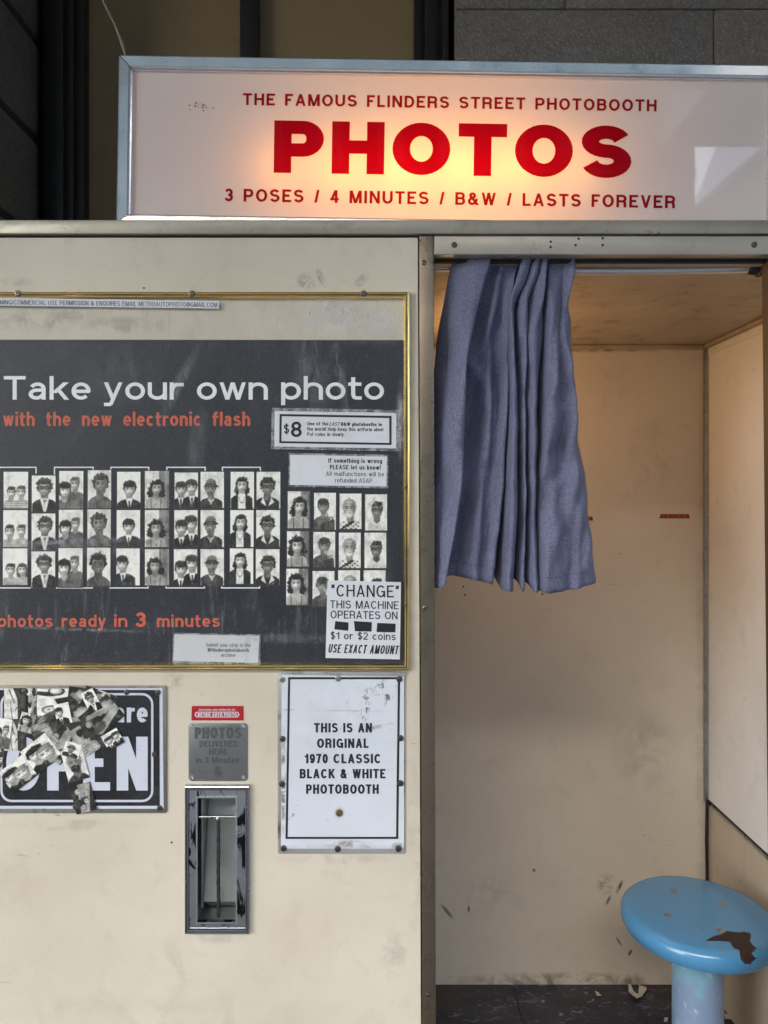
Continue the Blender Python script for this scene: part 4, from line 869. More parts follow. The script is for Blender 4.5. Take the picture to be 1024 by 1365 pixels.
def draw(kind, f):
    I = Ink(); r = .15
    if kind == 'kids': backdrop(I, .87); person(I, .30 + j(.01), .66 - .05 * (f == 2), .155, 'short', .2, .84, .72, None, top='stripe', shoulders=.33, smile=f != 2); person(I, .76 + j(.02) + .05 * (f == 2), .68 - .04 * (f == 2), .16, 'long' if f == 2 else 'short', .3, .86, .75, None, top='stripe', shoulders=.33)
    elif kind == 'wool_man': backdrop(I, .84); person(I, .54, .98 + j(.02), .22, 'fluffy', .2, .66, .12, 'vee', glasses=True, smile=False, shoulders=.52)
    elif kind == 'coats': backdrop(I, .84); person(I, .66 + j(.02), .98 - .03 * f, .16, 'short', .34, .78, .40, shoulders=.4, smile=False); person(I, .25, .74 + j(.02), .19, 'bob', .12, .88, .36, shoulders=.42, smile=f > 0)
    elif kind == 'curly_man': backdrop(I, .80); person(I, .50, .93 - .04 * f, .24, 'fluffy', .24 if f < 2 else .16, .56 if f < 2 else .42, .36, shoulders=.50, beard=.4 if f < 2 else None)
    elif kind == 'suit': backdrop(I, .88); person(I, .52 - .22 * (f == 2), .82 + .04 * f, .2, 'mop', .16, .80, .17, 'tie', shoulders=.52, tilt=-8 * (f == 2), smile=f == 1)
    elif kind == 'curls_woman': backdrop(I, .78, .58); person(I, .44, .80 + j(.03), .18, 'curly', .14, .74, .62, None, top='straps', shoulders=.42, tilt=(8, -4, 2)[f])
    elif kind == 'couple': backdrop(I, .84); person(I, .76, .92, .20, 'mop', .24, .82, .14, 'tie', shoulders=.40, tilt=-8); person(I, .30, .80 - .04 * f, .20, 'mop', .2, .80, .14, 'tie', shoulders=.40, tilt=6)
    elif kind == 'hat': backdrop(I, .82); person(I, .46, .82, .19, 'grey', .3, .60, .22, 'scarf', hat=True, beard=.42, shoulders=.48, smile=False)
    elif kind == 'blazer': backdrop(I, .88); person(I, (.46, .44, .42)[f], .98, .19, 'long', .15, .84, .15, 'necklace', shoulders=.46, tilt=(-4, 6, 14)[f])
    elif kind == 'collar_man': backdrop(I, .82); person(I, .48, .86, .21, 'fluffy', .18, .56, .16, 'open', glasses=True, shoulders=.50)
    elif kind == 'curls_laugh': backdrop(I, .82, .58); person(I, .46, .88 + j(.02), .21, 'curly', .13, .82, .66, None, top='straps', shoulders=.46, tilt=(8, 4, -2)[f])
    elif kind == 'chin_hand': backdrop(I, .80); person(I, .46, .92, .21, 'mop', .27, .60, .30, shoulders=.48, smile=f == 1); I.ell(.72, .46, .17, .08, .70, 10, 20); I.ell(.56, .62 + .05 * f, .07, .10, .66, 8); I.poly([(.2, .2), (.7, .4), (.75, .5), (.2, .36)], .40)
    elif kind == 'plaid_man': backdrop(I, .84); person(I, .46, .88, .24, 'grey', .72, .70, .80, None, beard=.84, top='plaid', shoulders=.52, smile=False)
    elif kind == 'polo_man': backdrop(I, .80); person(I, .54, .80 + .06 * (f == 0), .22, 'short', .2, .56, .78, 'polo', glasses=True, shoulders=.42)
    elif kind == 'bald_man': backdrop(I, .76); person(I, .52, .80, .27, 'grey', .72, .58, .2, None, beard=.14, shoulders=.5, smile=False)
    elif kind == 'two_heads': backdrop(I, .80); person(I, .30, .90, .24, 'mop', .12, .84, .12, shoulders=.4, tilt=8); person(I, .72, .62, .24, 'short', .55, .84, .14, shoulders=.4, tilt=-8)
    elif kind == 'hands': 
        backdrop(I, .16); I.poly([(.2, 0), (1, .5), (1, .9), (.1, .4)], .62); I.ell(.66, 1.1, .28, .34, .70, 10, 30, .1); I.poly([(.1, 1.1), (.9, .7), (1, .8), (.2, 1.3)], .52); I.ell(.3, .4, .2, .25, .3, 9)
    elif kind == 'coat':
        backdrop(I, .24); I.poly([(.02, 0), (.62, 0), (.6, 1.0), (.40, 1.55), (.02, 1.55)], .82); I.poly([(.2, 1.5), (.26, 1.5), (.5, .8), (.46, .8)], .3); I.poly([(.36, .0), (.40, .0), (.30, .9), (.28, .9)], .35); I.poly([(.5, .4), (.53, .4), (.6, .62), (.55, .6)], .25); I.poly([(.05, .9), (.2, .6), (.22, .62)], .4)
    elif kind == 'crowd':
        backdrop(I, rnd.choice((.2, .3, .75))); I.poly([(rnd.uniform(-.2, .5), 0), (rnd.uniform(.5, 1.2), 0), (rnd.uniform(.4, 1.1), 1.55), (rnd.uniform(0, .5), 1.55)], rnd.choice((.8, .6, .15)))
        for q in range(6): I.ell(rnd.uniform(.1, .9), rnd.uniform(.2, 1.4), .17, .2, rnd.uniform(.1, .25), 9, 0, .1)
        for q in range(5): x, y = rnd.uniform(.1, .9), rnd.uniform(.2, 1.4); I.ell(x, y, .13, .17, rnd.uniform(.55, .8), 9, rnd.uniform(-30, 30)); I.ell(x - .04, y + .03, .03, .02, .2, 6); I.ell(x + .05, y + .03, .03, .02, .2, 6); I.ell(x, y - .08, .05, .015, .25, 6)
    elif kind == 'faint': backdrop(I, .82); I.ell(.25, 1.25, .36, .12, .2, 12, -12); I.ell(.62, 1.40, .26, .25, .15, 14); I.ell(.60, 1.42, .2, .2, .82, 14); I.ell(.5, .34, .34, .26, .15, 14); I.ell(.46, .32, .26, .22, .80, 14); I.ell(.38, .36, .04, .03, .2, 6); I.ell(.55, .36, .04, .03, .2, 6); I.ell(.45, .22, .08, .02, .3, 6); I.poly([(.8, .2), (1, .4), (1, 1.1), (.55, .95)], .14)
    return I
def strip_at(x0, x1, frames, kind, label, cat='photo strip', group=None, y=-0.0024, skew=0.0):
    yt, yb = frames[0][0], frames[-1][1]
    t = thing('photo_strip', label, cat, (X((x0 + x1) / 2), y, Z(yb)), group=group)
    prism('strip_backing', pxq((x0 - 1.2 - skew, yb + 1.5), (x1 + 1.2 - skew, yb + 1.5), (x1 + 1.2, yt - 1.2), (x0 - 1.2, yt - 1.2)), y, y + 0.0003, M['strip_card'], t)
    for f, (a, b_) in enumerate(frames):
        I = draw(kind, f); sx = (x1 - x0) * M2; sz = (b_ - a) * M2 / I.h; off = -skew * (f / 2.0)
        M4 = Matrix.Translation((X(x0 + off), 0, Z(b_))) @ Matrix.Diagonal((sx, 1, sz, 1))
        link('photo', I.mesh(M4, y - 0.0002), M['print'], t)
    return t
M['strip_card'] = plain('strip_card', (0.035, 0.035, 0.04), .5)
G1 = 'photo strips in the long row on the black poster'; G2 = 'photo strips in the group of four beside the change notice'
def fr(a, b_, c, d_, e_, f_): return [(a, b_), (c, d_), (e_, f_)]
strip_at(6, 38.5, fr(629, 677.5, 680, 729, 731, 779.5), 'kids', 'strip of two short-haired children in striped tops, leftmost in the long row', group=G1, skew=1)
strip_at(43.5, 75, fr(634, 682, 684.5, 733, 735, 783), 'wool_man', 'strip of curly-haired man in thick glasses, dark jacket and long white collar', group=G1, skew=.5)
strip_at(80, 112, fr(628, 678, 679.5, 729, 730.5, 782), 'coats', 'strip of two people in grey coats, one with a dark bowl haircut', group=G1, skew=1)
strip_at(118, 149, fr(627, 677.5, 679, 728, 730, 781), 'curly_man', 'strip of curly man in plain grey top, face shaded in the last picture', group=G1, skew=1)
strip_at(157, 188, fr(629, 678, 680, 729, 731, 780), 'suit', 'strip of mop-haired young man in dark suit and tie', group=G1, skew=1)
strip_at(194, 226, fr(628, 677.5, 680, 729, 732, 780), 'curls_woman', 'strip of long curly-haired woman before a striped curtain, in the long row', group=G1)
strip_at(233.5, 264.5, fr(630, 678, 680, 729, 732, 781), 'couple', 'strip of two mop-haired people in dark jackets leaning together', group=G1, skew=1)
strip_at(268, 299, fr(629, 677, 680, 729, 732, 780), 'hat', 'strip of bearded man in a brimmed hat and dark jumper', group=G1)
strip_at(308, 339, fr(629, 678, 680, 729, 731, 778), 'blazer', 'strip of laughing woman in dark blazer with long bead necklace', group=G1, skew=1)
strip_at(342.5, 374, fr(629, 678, 680, 729, 732, 780), 'collar_man', 'strip of man in glasses with open white collar, rightmost in the long row', group=G1, skew=1)
strip_at(384, 413, fr(655, 704, 708, 755, 758, 806), 'curls_laugh', 'strip of smiling curly-haired woman left of the man with hand on chin', group=G2, skew=2)
strip_at(419, 448, fr(657, 706, 709, 756, 761, 808), 'chin_hand', 'strip of man in cardigan with his hand at his chin', group=G2, skew=2)
strip_at(453, 482, fr(658, 705, 710, 757, 760, 808), 'plaid_man', 'strip of old white-bearded man in checked shirt with dark shoulder strap', group=G2, skew=2)
strip_at(487, 516, fr(659, 707, 710, 757, 760, 808), 'polo_man', 'strip of smiling man in glasses and pale polo shirt above the change notice', group=G2, skew=2)

# ---------------------------------------------------------------- notices on the clear sheet
YN = -0.0062
def notice(name, label, cat, quad, mat, y=YN, th=0.0004):
    x = sum(p[0] for p in quad) / 4; t = thing(name, label, cat, (X(x), y, Z(max(p[1] for p in quad))))
    prism('paper', pxq(*quad), y, y + th, M[mat], t); return t
yt = YN - 0.0003
n1 = notice('notice', 'long narrow white strip notice about filming permission under the top brass rail', 'notice', ((-46, 408), (293, 412.5), (293, 402.5), (-46, 397.5)), 'paper')
text('lettering', 'FILMING/COMMERCIAL USE PERMISSION & ENQUIRES EMAIL METROAUTOPHOTO@GMAIL.COM', -6, 291, 407, 6.2, yt, M['grey_ink'], n1, slope=3.8, w=.13, wd=.9)
n2 = notice('notice', 'white card notice reading $8 inside a thick black border', 'notice', ((366.5, 595.5), (528, 598), (528.5, 551), (367, 548.5)), 'paper')
flat('clear_tape', pxq((362, 599), (534, 602), (535, 547), (363, 544)), YN + 0.0001 + .0004, M['clear_tape'], n2)
o_ = pxq((373, 591), (522, 593.5), (522, 555), (373.5, 552.5)); i_ = pxq((376, 588.5), (519, 590.8), (519, 557.8), (376.4, 555.3))
ring('border', o_, i_, yt, yt + .0002, M['black_ink'], n2)
text('lettering', '$', 379, 387.5, 578.5, 12.5, yt, M['black_ink'], n2, w=.15, wd=1)
text('lettering', '8', 388.5, 404, 583, 20.5, yt, M['black_ink'], n2, w=.19, wd=1.15)
for k, (s, x1) in enumerate((('One of the', 438), ('the world! Help keep this artform alive!', 511), ('Put coins in slowly.', 460))):
    text('lettering', s, 410, x1, 567.5 + k * 7, 4.8, yt, M['black_ink'], n2, slope=(x1 - 410) * .01, w=.17, wd=.9)
text('lettering', 'LAST', 439.5, 453, 568, 4.8, yt, M['black_ink'], n2, w=.15, wd=.9, slant=.22)
text('lettering', 'B&W photobooths in', 455, 509, 568.2, 4.8, yt, M['black_ink'], n2, slope=.5, w=.22, wd=.9)
n3 = notice('notice', 'white notice with blank left half, reading If something is wrong', 'notice', ((387, 646.5), (515, 648.5), (516, 609), (387.5, 606.5)), 'paper')
flat('clear_tape', pxq((385, 649), (517.5, 651), (518, 606.5), (385.5, 604)), YN + 0.0005, M['clear_tape'], n3)
for k, (s, a_, b_, w_) in enumerate((('If something is wrong', 438, 509.5, .2), ('PLEASE let us know!', 440, 507.5, .2), ('All malfunctions will be', 435, 512, .13), ('refunded ASAP.', 447, 498, .13))):
    text('lettering', s, a_, b_, 617 + k * 8.75, 6.0, yt, M['black_ink'], n3, slope=.8, w=w_, wd=.95)
n4 = notice('notice', 'square white CHANGE notice with three blacked-out bars, stuck in the lower right corner', 'notice', ((434.5, 876), (533, 878), (534.5, 775.5), (437, 773)), 'paper')
text('lettering', '"CHANGE"', 442, 532, 794.5, 16, yt, M['black_ink'], n4, slope=1.5, w=.14, wd=.95)
text('lettering', 'THIS MACHINE', 440.5, 531.5, 810, 10.5, yt, M['black_ink'], n4, slope=1.5, w=.15, wd=.95)
text('lettering', 'OPERATES ON', 441, 530, 823.5, 10.5, yt, M['black_ink'], n4, slope=1.5, w=.15, wd=.95)
for q in (((446, 838), (464.5, 840), (465, 829), (447.5, 827)), ((473.5, 840.5), (495.5, 841), (496, 828.5), (472, 827)), ((502, 841.5), (527, 842), (527.5, 830.5), (503, 829.5))): flat('blacked_out_bar', pxq(*q), yt, M['black_ink'], n4)
text('lettering', '$1 or $2 coins', 441, 527.5, 851, 9.8, yt, M['black_ink'], n4, slope=1.5, w=.15, wd=.95)
text('lettering', 'USE EXACT AMOUNT', 437.5, 530, 869, 11.5, yt, M['black_ink'], n4, slope=2.2, w=.16, wd=.72, slant=.2)
n5 = notice('notice', 'small worn white notice reading Submit your strip at the bottom edge', 'notice', ((232.5, 880), (345, 882.5), (346.5, 847), (234, 844.5)), 'worn_paper')
flat('clear_tape', pxq((231, 883.5), (348, 884.5), (348, 845), (232, 842.5)), YN + 0.0005, M['clear_tape'], n5)
for k, (s, a_, b_, w_) in enumerate((('Submit your strip to the', 276, 335, .14), ('@flindersphotobooth', 278, 333, .19), ('archive', 296, 315, .14))):
    text('lettering', s, a_, b_, 861 + k * 6.6, 4.9, yt, M['grey_ink'], n5, slope=.5, w=w_, wd=.95)

# ---------------------------------------------------------------- ORIGINAL plate
op = thing('enamel_sign', 'pale blue-white metal plate with black border reading THIS IS AN ORIGINAL photobooth', 'sign', (X(455), -0.003, Z(1137)))
prism('plate', rrect(X(370.5), X(540), Z(1137), Z(896), 2.5 * M2), -0.003, -0.0002, M['plate_edge'], op, 0.0008)
flat('enamel_face', pxq((375, 1130), (538.5, 1130), (538.5, 899), (376, 898.5)), -0.0034, M['enamel_white'], op)
ring('border', pxq((381, 1117), (531, 1117), (533.5, 902), (384.5, 902)), pxq((384, 1114.3), (528, 1114.3), (530.4, 904.8), (387.3, 904.8)), -0.0037, -0.0034, M['black_ink'], op)
for s, a_, b_, yb in (('THIS IS AN', 419, 496, 975.5), ('ORIGINAL', 423, 491.5, 996), ('1970 CLASSIC', 406.5, 508, 1016.5), ('BLACK & WHITE', 400, 514, 1036.5), ('PHOTOBOOTH', 408.5, 505, 1057)):
    text('lettering', s, a_, b_, yb, 12.6, -0.0038, M['black_ink'], op, w=.23, hr=.85, wd=.80, space=.36)
for k, (a_, b_, m_) in enumerate(((376.5, 905, 'steel'), (451, 903.5, 'steel'), (532.5, 904.5, 'screw'), (377, 984, 'screw'), (534, 983, 'screw'), (376.5, 1044, 'screw'), (534, 1043, 'screw'), (378.5, 1129.5, 'screw'), (450.5, 1130.5, 'screw'), (531, 1130, 'screw'))):
    screw(a_, b_, -0.0036, op, r=4.3, mat=m_)
screw(452.5, 1082.5, -0.0036, op, r=5.0, mat='rustscrew')
tag(prism('clear_strip', pxq((375, 897), (540, 900), (540, 895), (375, 893.5)), -0.0065, -0.0035, M['plate_edge']), 'thin grubby strip lying along the top edge of the ORIGINAL plate', 'strip')

# ---------------------------------------------------------------- red plate and embossed plate
rp_ = thing('name_plate', 'small red plate with white METRO AUTO PHOTO lettering above the engraved metal plate', 'plate', (X(290), -0.002, Z(960)))
prism('plate', pxq((255.5, 960), (325, 960), (324.5, 941), (256, 941)), -0.0012, 0.0, M['red_plate'], rp_)
text('lettering', 'RESTORED AND OPERATED BY', 265.5, 314, 947.2, 2.6, -0.0015, M['white_ink'], rp_, w=.2, wd=1)
ro = rrect(X(260), X(319.3), Z(956), Z(948.5), 3.6 * M2, 4); ri = rrect(X(261.6), X(317.7), Z(955), Z(949.5), 2.6 * M2, 4)
ring('border', ro, ri, -0.0015, -0.0012, M['white_ink'], rp_)
text('lettering', 'METRO AUTO PHOTO', 264, 316, 954.6, 4.6, -0.0016, M['white_ink'], rp_, w=.26, wd=1.1)
for p in ((258, 943.3), (322, 943.3), (258, 957.7), (322, 957.7)): screw(*p, -0.0012, rp_, r=1.0, h=.0005)
ep = thing('instruction_plate', 'square grey metal plate embossed PHOTOS DELIVERED HERE with an arrow above the chute', 'plate', (X(291), -0.002, Z(1041)))
prism('plate', rrect(X(251.5), X(330.5), Z(1041), Z(963.5), 5 * M2), -0.0015, 0.0, M['plate_steel'] if 'plate_steel' in M else metal('plate_steel', (0.30, 0.31, 0.32), .36, .5, (.16, .16, .16), .2, 25, metallic=.8), ep, 0.0005)
em = metal('embossed_steel', (0.14, 0.15, 0.15), .5, .3, (.2, .2, .2), .2, 60, metallic=.8)
for s, a_, b_, yb, cp, w_ in (('PHOTOS', 260, 322, 984, 15, .24), ('DELIVERED', 266.5, 317, 995, 8, .2), ('HERE', 279, 303.5, 1005.5, 8, .2), ('in 3 Minutes', 262, 319, 1016.5, 8, .17)):
    text('embossed_lettering', s, a_, b_, yb, cp, -0.0013, em, ep, w=w_, wd=.85, emboss=0.0009)
prism('embossed_arrow', pxq((291, 1036), (298, 1029), (294, 1029), (294, 1021), (287, 1021), (287, 1029), (284, 1029))[::-1], -0.0023, -0.0013, em, ep)
for p in ((256.5, 968), (325, 967.5), (256.5, 1036), (325, 1036)): screw(*p, -0.0015, ep, r=2.9, h=.0012, mat='alu')

# ---------------------------------------------------------------- delivery chute
cu = thing('photo_chute', 'tall chrome photo delivery chute with a T-shaped guard bar set in the cream panel', 'chute', (X(291), 0, Z(1242)))
rail4(cu, 247.5, 333.5, 1045, 1242, 6, 7, M['chrome_edge'], -0.009, -0.0002)
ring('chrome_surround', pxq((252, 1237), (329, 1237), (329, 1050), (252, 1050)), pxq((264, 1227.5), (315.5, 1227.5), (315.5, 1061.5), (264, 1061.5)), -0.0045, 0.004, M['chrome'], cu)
ring('opening_lip', pxq((262.5, 1229), (317, 1229), (317, 1060), (262.5, 1060)), pxq((264.3, 1227), (315.2, 1227), (315.2, 1062), (264.3, 1062)), -0.0058, -0.0046, M['alu'], cu)
x0, x1, zt, zb = X(262), X(317.5), Z(1059), Z(1230)
box('chute_wall', x0 - .003, x0, .0045, .06, zb, zt, M['rod'], cu); box('chute_wall', x1, x1 + .003, .0045, .06, zb, zt, M['steel'], cu)
box('chute_wall', x0, x1, .0045, .06, zb - .003, zb, M['rod'], cu); box('chute_wall', x0, x1, .0045, .06, zt, zt + .003, M['rod'], cu)
bm = bmesh.new(); q = [bm.verts.new(c) for c in ((X(269.5), .012, Z(1207)), (x1 - .0005, .012, Z(1207)), (x1 - .0005, .055, zt), (X(269.5), .055, zt))]; bm.faces.new(q)
q2 = [bm.verts.new(c) for c in ((X(269.5), .012, Z(1207)), (x1 - .0005, .012, Z(1207)), (x1 - .0005, .050, zb + .001), (X(269.5), .050, zb + .001))]; bm.faces.new(q2[::-1])
bmesh.ops.solidify(bm, geom=bm.faces[:], thickness=.001); link('chute_tray', bm2me(bm, 'chute_tray'), M['traymetal'], cu)
box('tray_edge', X(266), X(269), .010, .05, Z(1215), zt, M['steel'], cu, .0005)
box('chute_back', x0, x1, .0605, .063, zb, zt, M['black'], cu)
g_ = tube('guard_bar', [(X(266), -.001, Z(1088.5)), (X(291), -.0015, Z(1088)), (X(315.5), -.001, Z(1088.5))], .0021, M['steel'], cu, 10)
pts = [(X(291.5) + .0002 * math.sin(i * 1.9), -.0012, Z(1089 + i * 4.6)) for i in range(30)]
tube('guard_bar', pts, [.0031 + .0003 * math.sin(i * 2.1) for i in range(30)], M['rod_dark'], cu, 10)
link('bar_joint', lathe_me([(.0015, .0032), (.0034, .0022), (.0040, 0), (.0034, -.002), (.0015, -.003)], 12, 'Y'), M['steel'], cu).location = (X(291) - cu.location.x + cu.location.x, -.0016, Z(1091))

# ---------------------------------------------------------------- OPEN sign and its stickers
os_ = thing('open_sign', 'black and white WE ARE OPEN sign half covered with pasted portrait photos', 'sign', (X(100), -0.003, Z(1084)))
prism('plate', rrect(X(-22), X(223), Z(1083), Z(913.5), 3 * M2), -0.003, -0.0002, M['open_edge'], os_, .0008)
flat('sign_border', pxq((-18, 1077), (219, 1077), (217.5, 916.5), (-18, 917)), -0.0033, M['open_white'], os_)
flat('sign_panel', pxq((-14, 1073), (214, 1073), (213.5, 919), (-14, 919)), -0.0036, M['open_black'], os_)
ro = rrect(X(2), X(205.5), Z(1073) + 5 * M2, Z(923), 15 * M2, 6); ri = rrect(X(5), X(202.5), Z(1073) + 8 * M2, Z(926), 12 * M2, 6)
ring('sign_outline', ro, ri, -0.0039, -0.0036, M['open_white'], os_)
text('lettering', 'we', 88, 138, 962, 27, -0.0040, M['open_white'], os_, w=.21, hr=.8, wd=1.0)
text('lettering', 'are', 153.5, 198, 962, 27, -0.0040, M['open_white'], os_, w=.21, hr=.8, wd=1.0)
text('lettering', 'OPEN', 10, 198, 1052.5, 71.5, -0.0040, M['open_white'], os_, w=.215, hr=.72, wd=.74)
for p in ((211.5, 922.5), (170, 922), (207, 1004.5), (214, 1076), (34, 921), (102, 1074)): screw(*p, -0.0036, os_, r=4.0, h=.0016)
def sticker(cx, cy, wpx, hpx, rot, kind, label, k, h=1.55):
    y = -0.0044 - k * 0.00010
    t = thing('pasted_photo', label, 'photo', (X(cx), y, Z(cy)), (0, R(rot), 0), 'photos pasted over the OPEN sign')
    wm_, hm = wpx * M2, hpx * M2
    prism('paper', [(-wm_ / 2, -hm / 2), (wm_ / 2, -hm / 2), (wm_ / 2, hm / 2), (-wm_ / 2, hm / 2)], 0, .00009, M['strip_card'], t, 0, True)
    I = draw(kind, k % 3); M4 = Matrix.Translation((-wm_ / 2 * .995, 0, -hm / 2 * .995)) @ Matrix.Diagonal((wm_ * .995, 1, hm * .995 / I.h, 1))
    link('printed_picture', I.mesh(M4, -0.00003), M['print'], t, True)
S_ = [(-4, 1000, 24, 40, 12, 'crowd', 'pasted photo of crowded faces at the left end of the OPEN sign'),
 (22, 937, 30, 41, 0, 'coat', 'pasted photo of a pale coat, upper one of the two at the left'),
 (22, 979, 30, 41, 0, 'coat', 'pasted photo of a pale coat, lower one of the two at the left'),
 (47, 940, 15, 48, 0, 'crowd', 'narrow pasted photo between the pale coats and the bright portrait'),
 (72, 935, 42, 36, 0, 'faint', 'bright pasted portrait at the top left of the OPEN sign'),
 (104, 936, 26, 42, 8, 'hands', 'dark pasted photo at the top centre, left of the white slanted line'),
 (132, 936, 44, 34, 20, 'crowd', 'dark pasted photo of faces at the top, beside the arm photo'),
 (66, 968, 46, 34, -25, 'crowd', 'pasted photo of a dark group under the bright portrait'),
 (88, 985, 34, 60, 40, 'crowd', 'long slanting pasted photo of faces across the sign middle'),
 (112, 962, 40, 46, -35, 'hands', 'dark pasted photo of hands in the middle of the OPEN sign'),
 (137, 954, 50, 38, -40, 'hands', 'pasted photo of a bare arm reaching up left of the word are'),
 (118, 983, 34, 40, -30, 'crowd', 'pasted photo of two faces just above the bald man'),
 (26, 1030, 40, 34, 38, 'two_heads', 'slanted pasted portrait of two faces, lowest on the left of the sign'),
 (57, 1003, 42, 38, 38, 'two_heads', 'slanted pasted portrait of two faces over the letter P'),
 (102, 1017, 29, 44, -15, 'bald_man', 'pasted portrait of bald bearded man between the P and E'),
 (113, 1062, 28, 38, -15, 'crowd', 'pasted photo overlapping the bottom edge of the OPEN sign')]
S_ += [(38, 962, 20, 26, 15, 'curls_laugh', 'small pasted portrait of a curly-haired woman between the coats and the group'),
 (86, 950, 20, 28, -12, 'suit', 'small pasted portrait of a young man in a tie near the top centre'),
 (152, 984, 24, 22, -30, 'couple', 'small torn pasted portrait of a couple touching the top of the letter E'),
 (98, 998, 22, 20, 15, 'hat', 'small pasted portrait of a man in a hat above the bald man'),
 (6, 976, 22, 40, 8, 'coats', 'pasted portrait of two people in coats at the far left edge of the sign'),
 (124, 933, 18, 30, -28, 'wool_man', 'small pasted portrait of a man in glasses at the top edge of the sign')]
for k, s in enumerate(S_): sticker(s[0], s[1], s[2], s[3], -s[4] if False else s[4] * (-1 if s[4] in (38,) else 1) * (1), s[5], s[6], k)

# ---------------------------------------------------------------- red label tapes on the back wall
def tape(x0, x1, y0, y1, label, s=None):
    t = thing('label_tape', label, 'label', (X((x0 + x1) / 2, BD), BD - 0.0005, Z(y1, BD)), group='red tape labels on the booth back wall')
    me = bpy.data.meshes.new('tape'); y = BD - 0.0006
    V = [(X(x0, BD), y, Z(y1, BD)), (X(x1, BD), y, Z(y1, BD)), (X(x1 - 1.5, BD), y, Z(y0, BD)), (X(x0 + 2, BD), y, Z(y0, BD))]
    prism('tape', [(v[0], v[2]) for v in V], y, BD - .0001, M['tape'], t)
    if s:
        k = (D + BD) / F; me = text_me(s, (x1 - x0 - 6) * k, 3.2 * k, w=.15, wd=1.0); me.transform(Matrix.Translation((X(x0 + 3, BD), y - .0002, Z(y1 - 1.4, BD)))); link('embossed_lettering', me, M['tape_text'], t)
tape(879, 919.5, 685.3, 691, 'red embossed label tape on the bare back wall right of the curtain', 'SIT UP TO THIS LINE')
tape(770, 791, 688.5, 694, 'red label tape just peeping out beside the curtain edge', 'SIT UP')

# ---------------------------------------------------------------- curtain
YC = 0.03
lev = [338, 352, 366, 400, 440, 480, 540, 600, 660, 720, 760, 788]
def col(*pairs):  # (y, px) pairs -> px at every level
    out = []
    for L_ in lev:
        for i in range(len(pairs) - 1):
            if pairs[i][0] <= L_ <= pairs[i + 1][0]:
                t = (L_ - pairs[i][0]) / (pairs[i + 1][0] - pairs[i][0]); out.append(pairs[i][1] * (1 - t) + pairs[i + 1][1] * t); break
    return out
C_ = [  # px at heights, depth at top (mm), depth at bottom (mm); negative = nearer
 (col((338, 606), (366, 598), (440, 585), (540, 575), (788, 570)), 4, 3),
 (col((338, 622), (366, 612), (440, 602), (540, 593), (788, 580)), -8, -6),
 (col((338, 640), (366, 634), (440, 618), (540, 608), (720, 597), (788, 587)), -14, -14),
 (col((338, 653), (352, 650), (366, 645), (400, 637), (440, 628), (480, 619), (540, 617), (600, 615), (660, 611), (720, 603), (760, 596), (788, 592)), -15, -15),
 (col((338, 650), (366, 642), (440, 625), (540, 613), (660, 606), (788, 588)), 6, 4),
 (col((338, 660), (366, 652), (440, 638), (540, 628), (660, 620), (788, 606)), 14, 6),
 (col((338, 672), (366, 665), (440, 652), (540, 650), (660, 640), (788, 628)), 12, -4),
 (col((338, 684), (366, 676), (440, 664), (540, 660), (660, 652), (788, 644)), 13, 2),
 (col((338, 694), (366, 686), (440, 678), (540, 674), (660, 668), (788, 655)), 15, -6),
 (col((338, 699), (366, 690), (440, 681), (540, 678), (660, 674), (788, 664)), 18, 18),
 (col((338, 696), (366, 688), (400, 678), (440, 677), (540, 677), (660, 673), (788, 668)), -10, -6),
 (col((338, 702), (366, 694), (400, 681), (440, 680), (540, 682), (660, 679), (788, 675)), -16, -13),
 (col((338, 708), (366, 700), (400, 686), (440, 684), (540, 688), (660, 687), (788, 683)), -10, -5),
 (col((338, 706), (366, 698), (400, 688), (540, 690), (660, 690), (788, 689)), 17, 17),
 (col((338, 711), (366, 703), (400, 691), (440, 689), (540, 690), (660, 693), (788, 690)), -9, -4),
 (col((338, 718), (366, 710), (400, 699), (440, 698), (540, 695), (660, 696), (788, 694)), -15, -11),
 (col((338, 721), (366, 715), (400, 703), (440, 702), (540, 699), (660, 698), (788, 699)), -8, -3),
 (col((338, 718), (366, 714), (400, 702), (540, 702), (660, 702), (788, 702)), 15, 16),
 (col((338, 721), (366, 719), (400, 707), (440, 700), (540, 700), (660, 702), (788, 703)), -8, -4),
 (col((338, 727), (366, 724), (400, 720), (440, 710), (540, 707), (660, 707), (788, 709)), -16, -12),
 (col((338, 731), (366, 727), (400, 722), (440, 722), (540, 714), (660, 713), (788, 715)), -6, -3),
 (col((338, 729), (366, 728), (400, 722), (540, 718), (660, 715), (788, 716)), 13, 14),
 (col((338, 733), (366, 731), (440, 727), (540, 721), (660, 717), (788, 717)), 2, -10),
 (col((338, 742), (366, 742), (440, 736), (540, 733), (660, 731), (788, 732)), 4, -13),
 (col((338, 752), (366, 752), (440, 742), (540, 746), (660, 748), (788, 750)), 0, -6),
 (col((338, 757), (366, 757), (400, 752), (440, 748), (540, 762), (660, 764), (788, 768)), -6, -10),
 (col((338, 763), (366, 762), (400, 756), (440, 755), (540, 765), (660, 771), (788, 784)), -14, -5),
 (col((338, 768), (352, 768), (366, 766), (400, 759), (440, 761), (480, 765), (540, 770), (600, 776), (660, 782), (720, 788), (788, 796)), -4, 4),
]
def cr(p0, p1, p2, p3, t): return 0.5 * ((2 * p1) + (-p0 + p2) * t + (2 * p0 - 5 * p1 + 4 * p2 - p3) * t * t + (-p0 + 3 * p1 - 3 * p2 + p3) * t ** 3)
NS, NL = 5, 66
from mathutils import noise as mn
botoff = lambda s: 788  # nominal
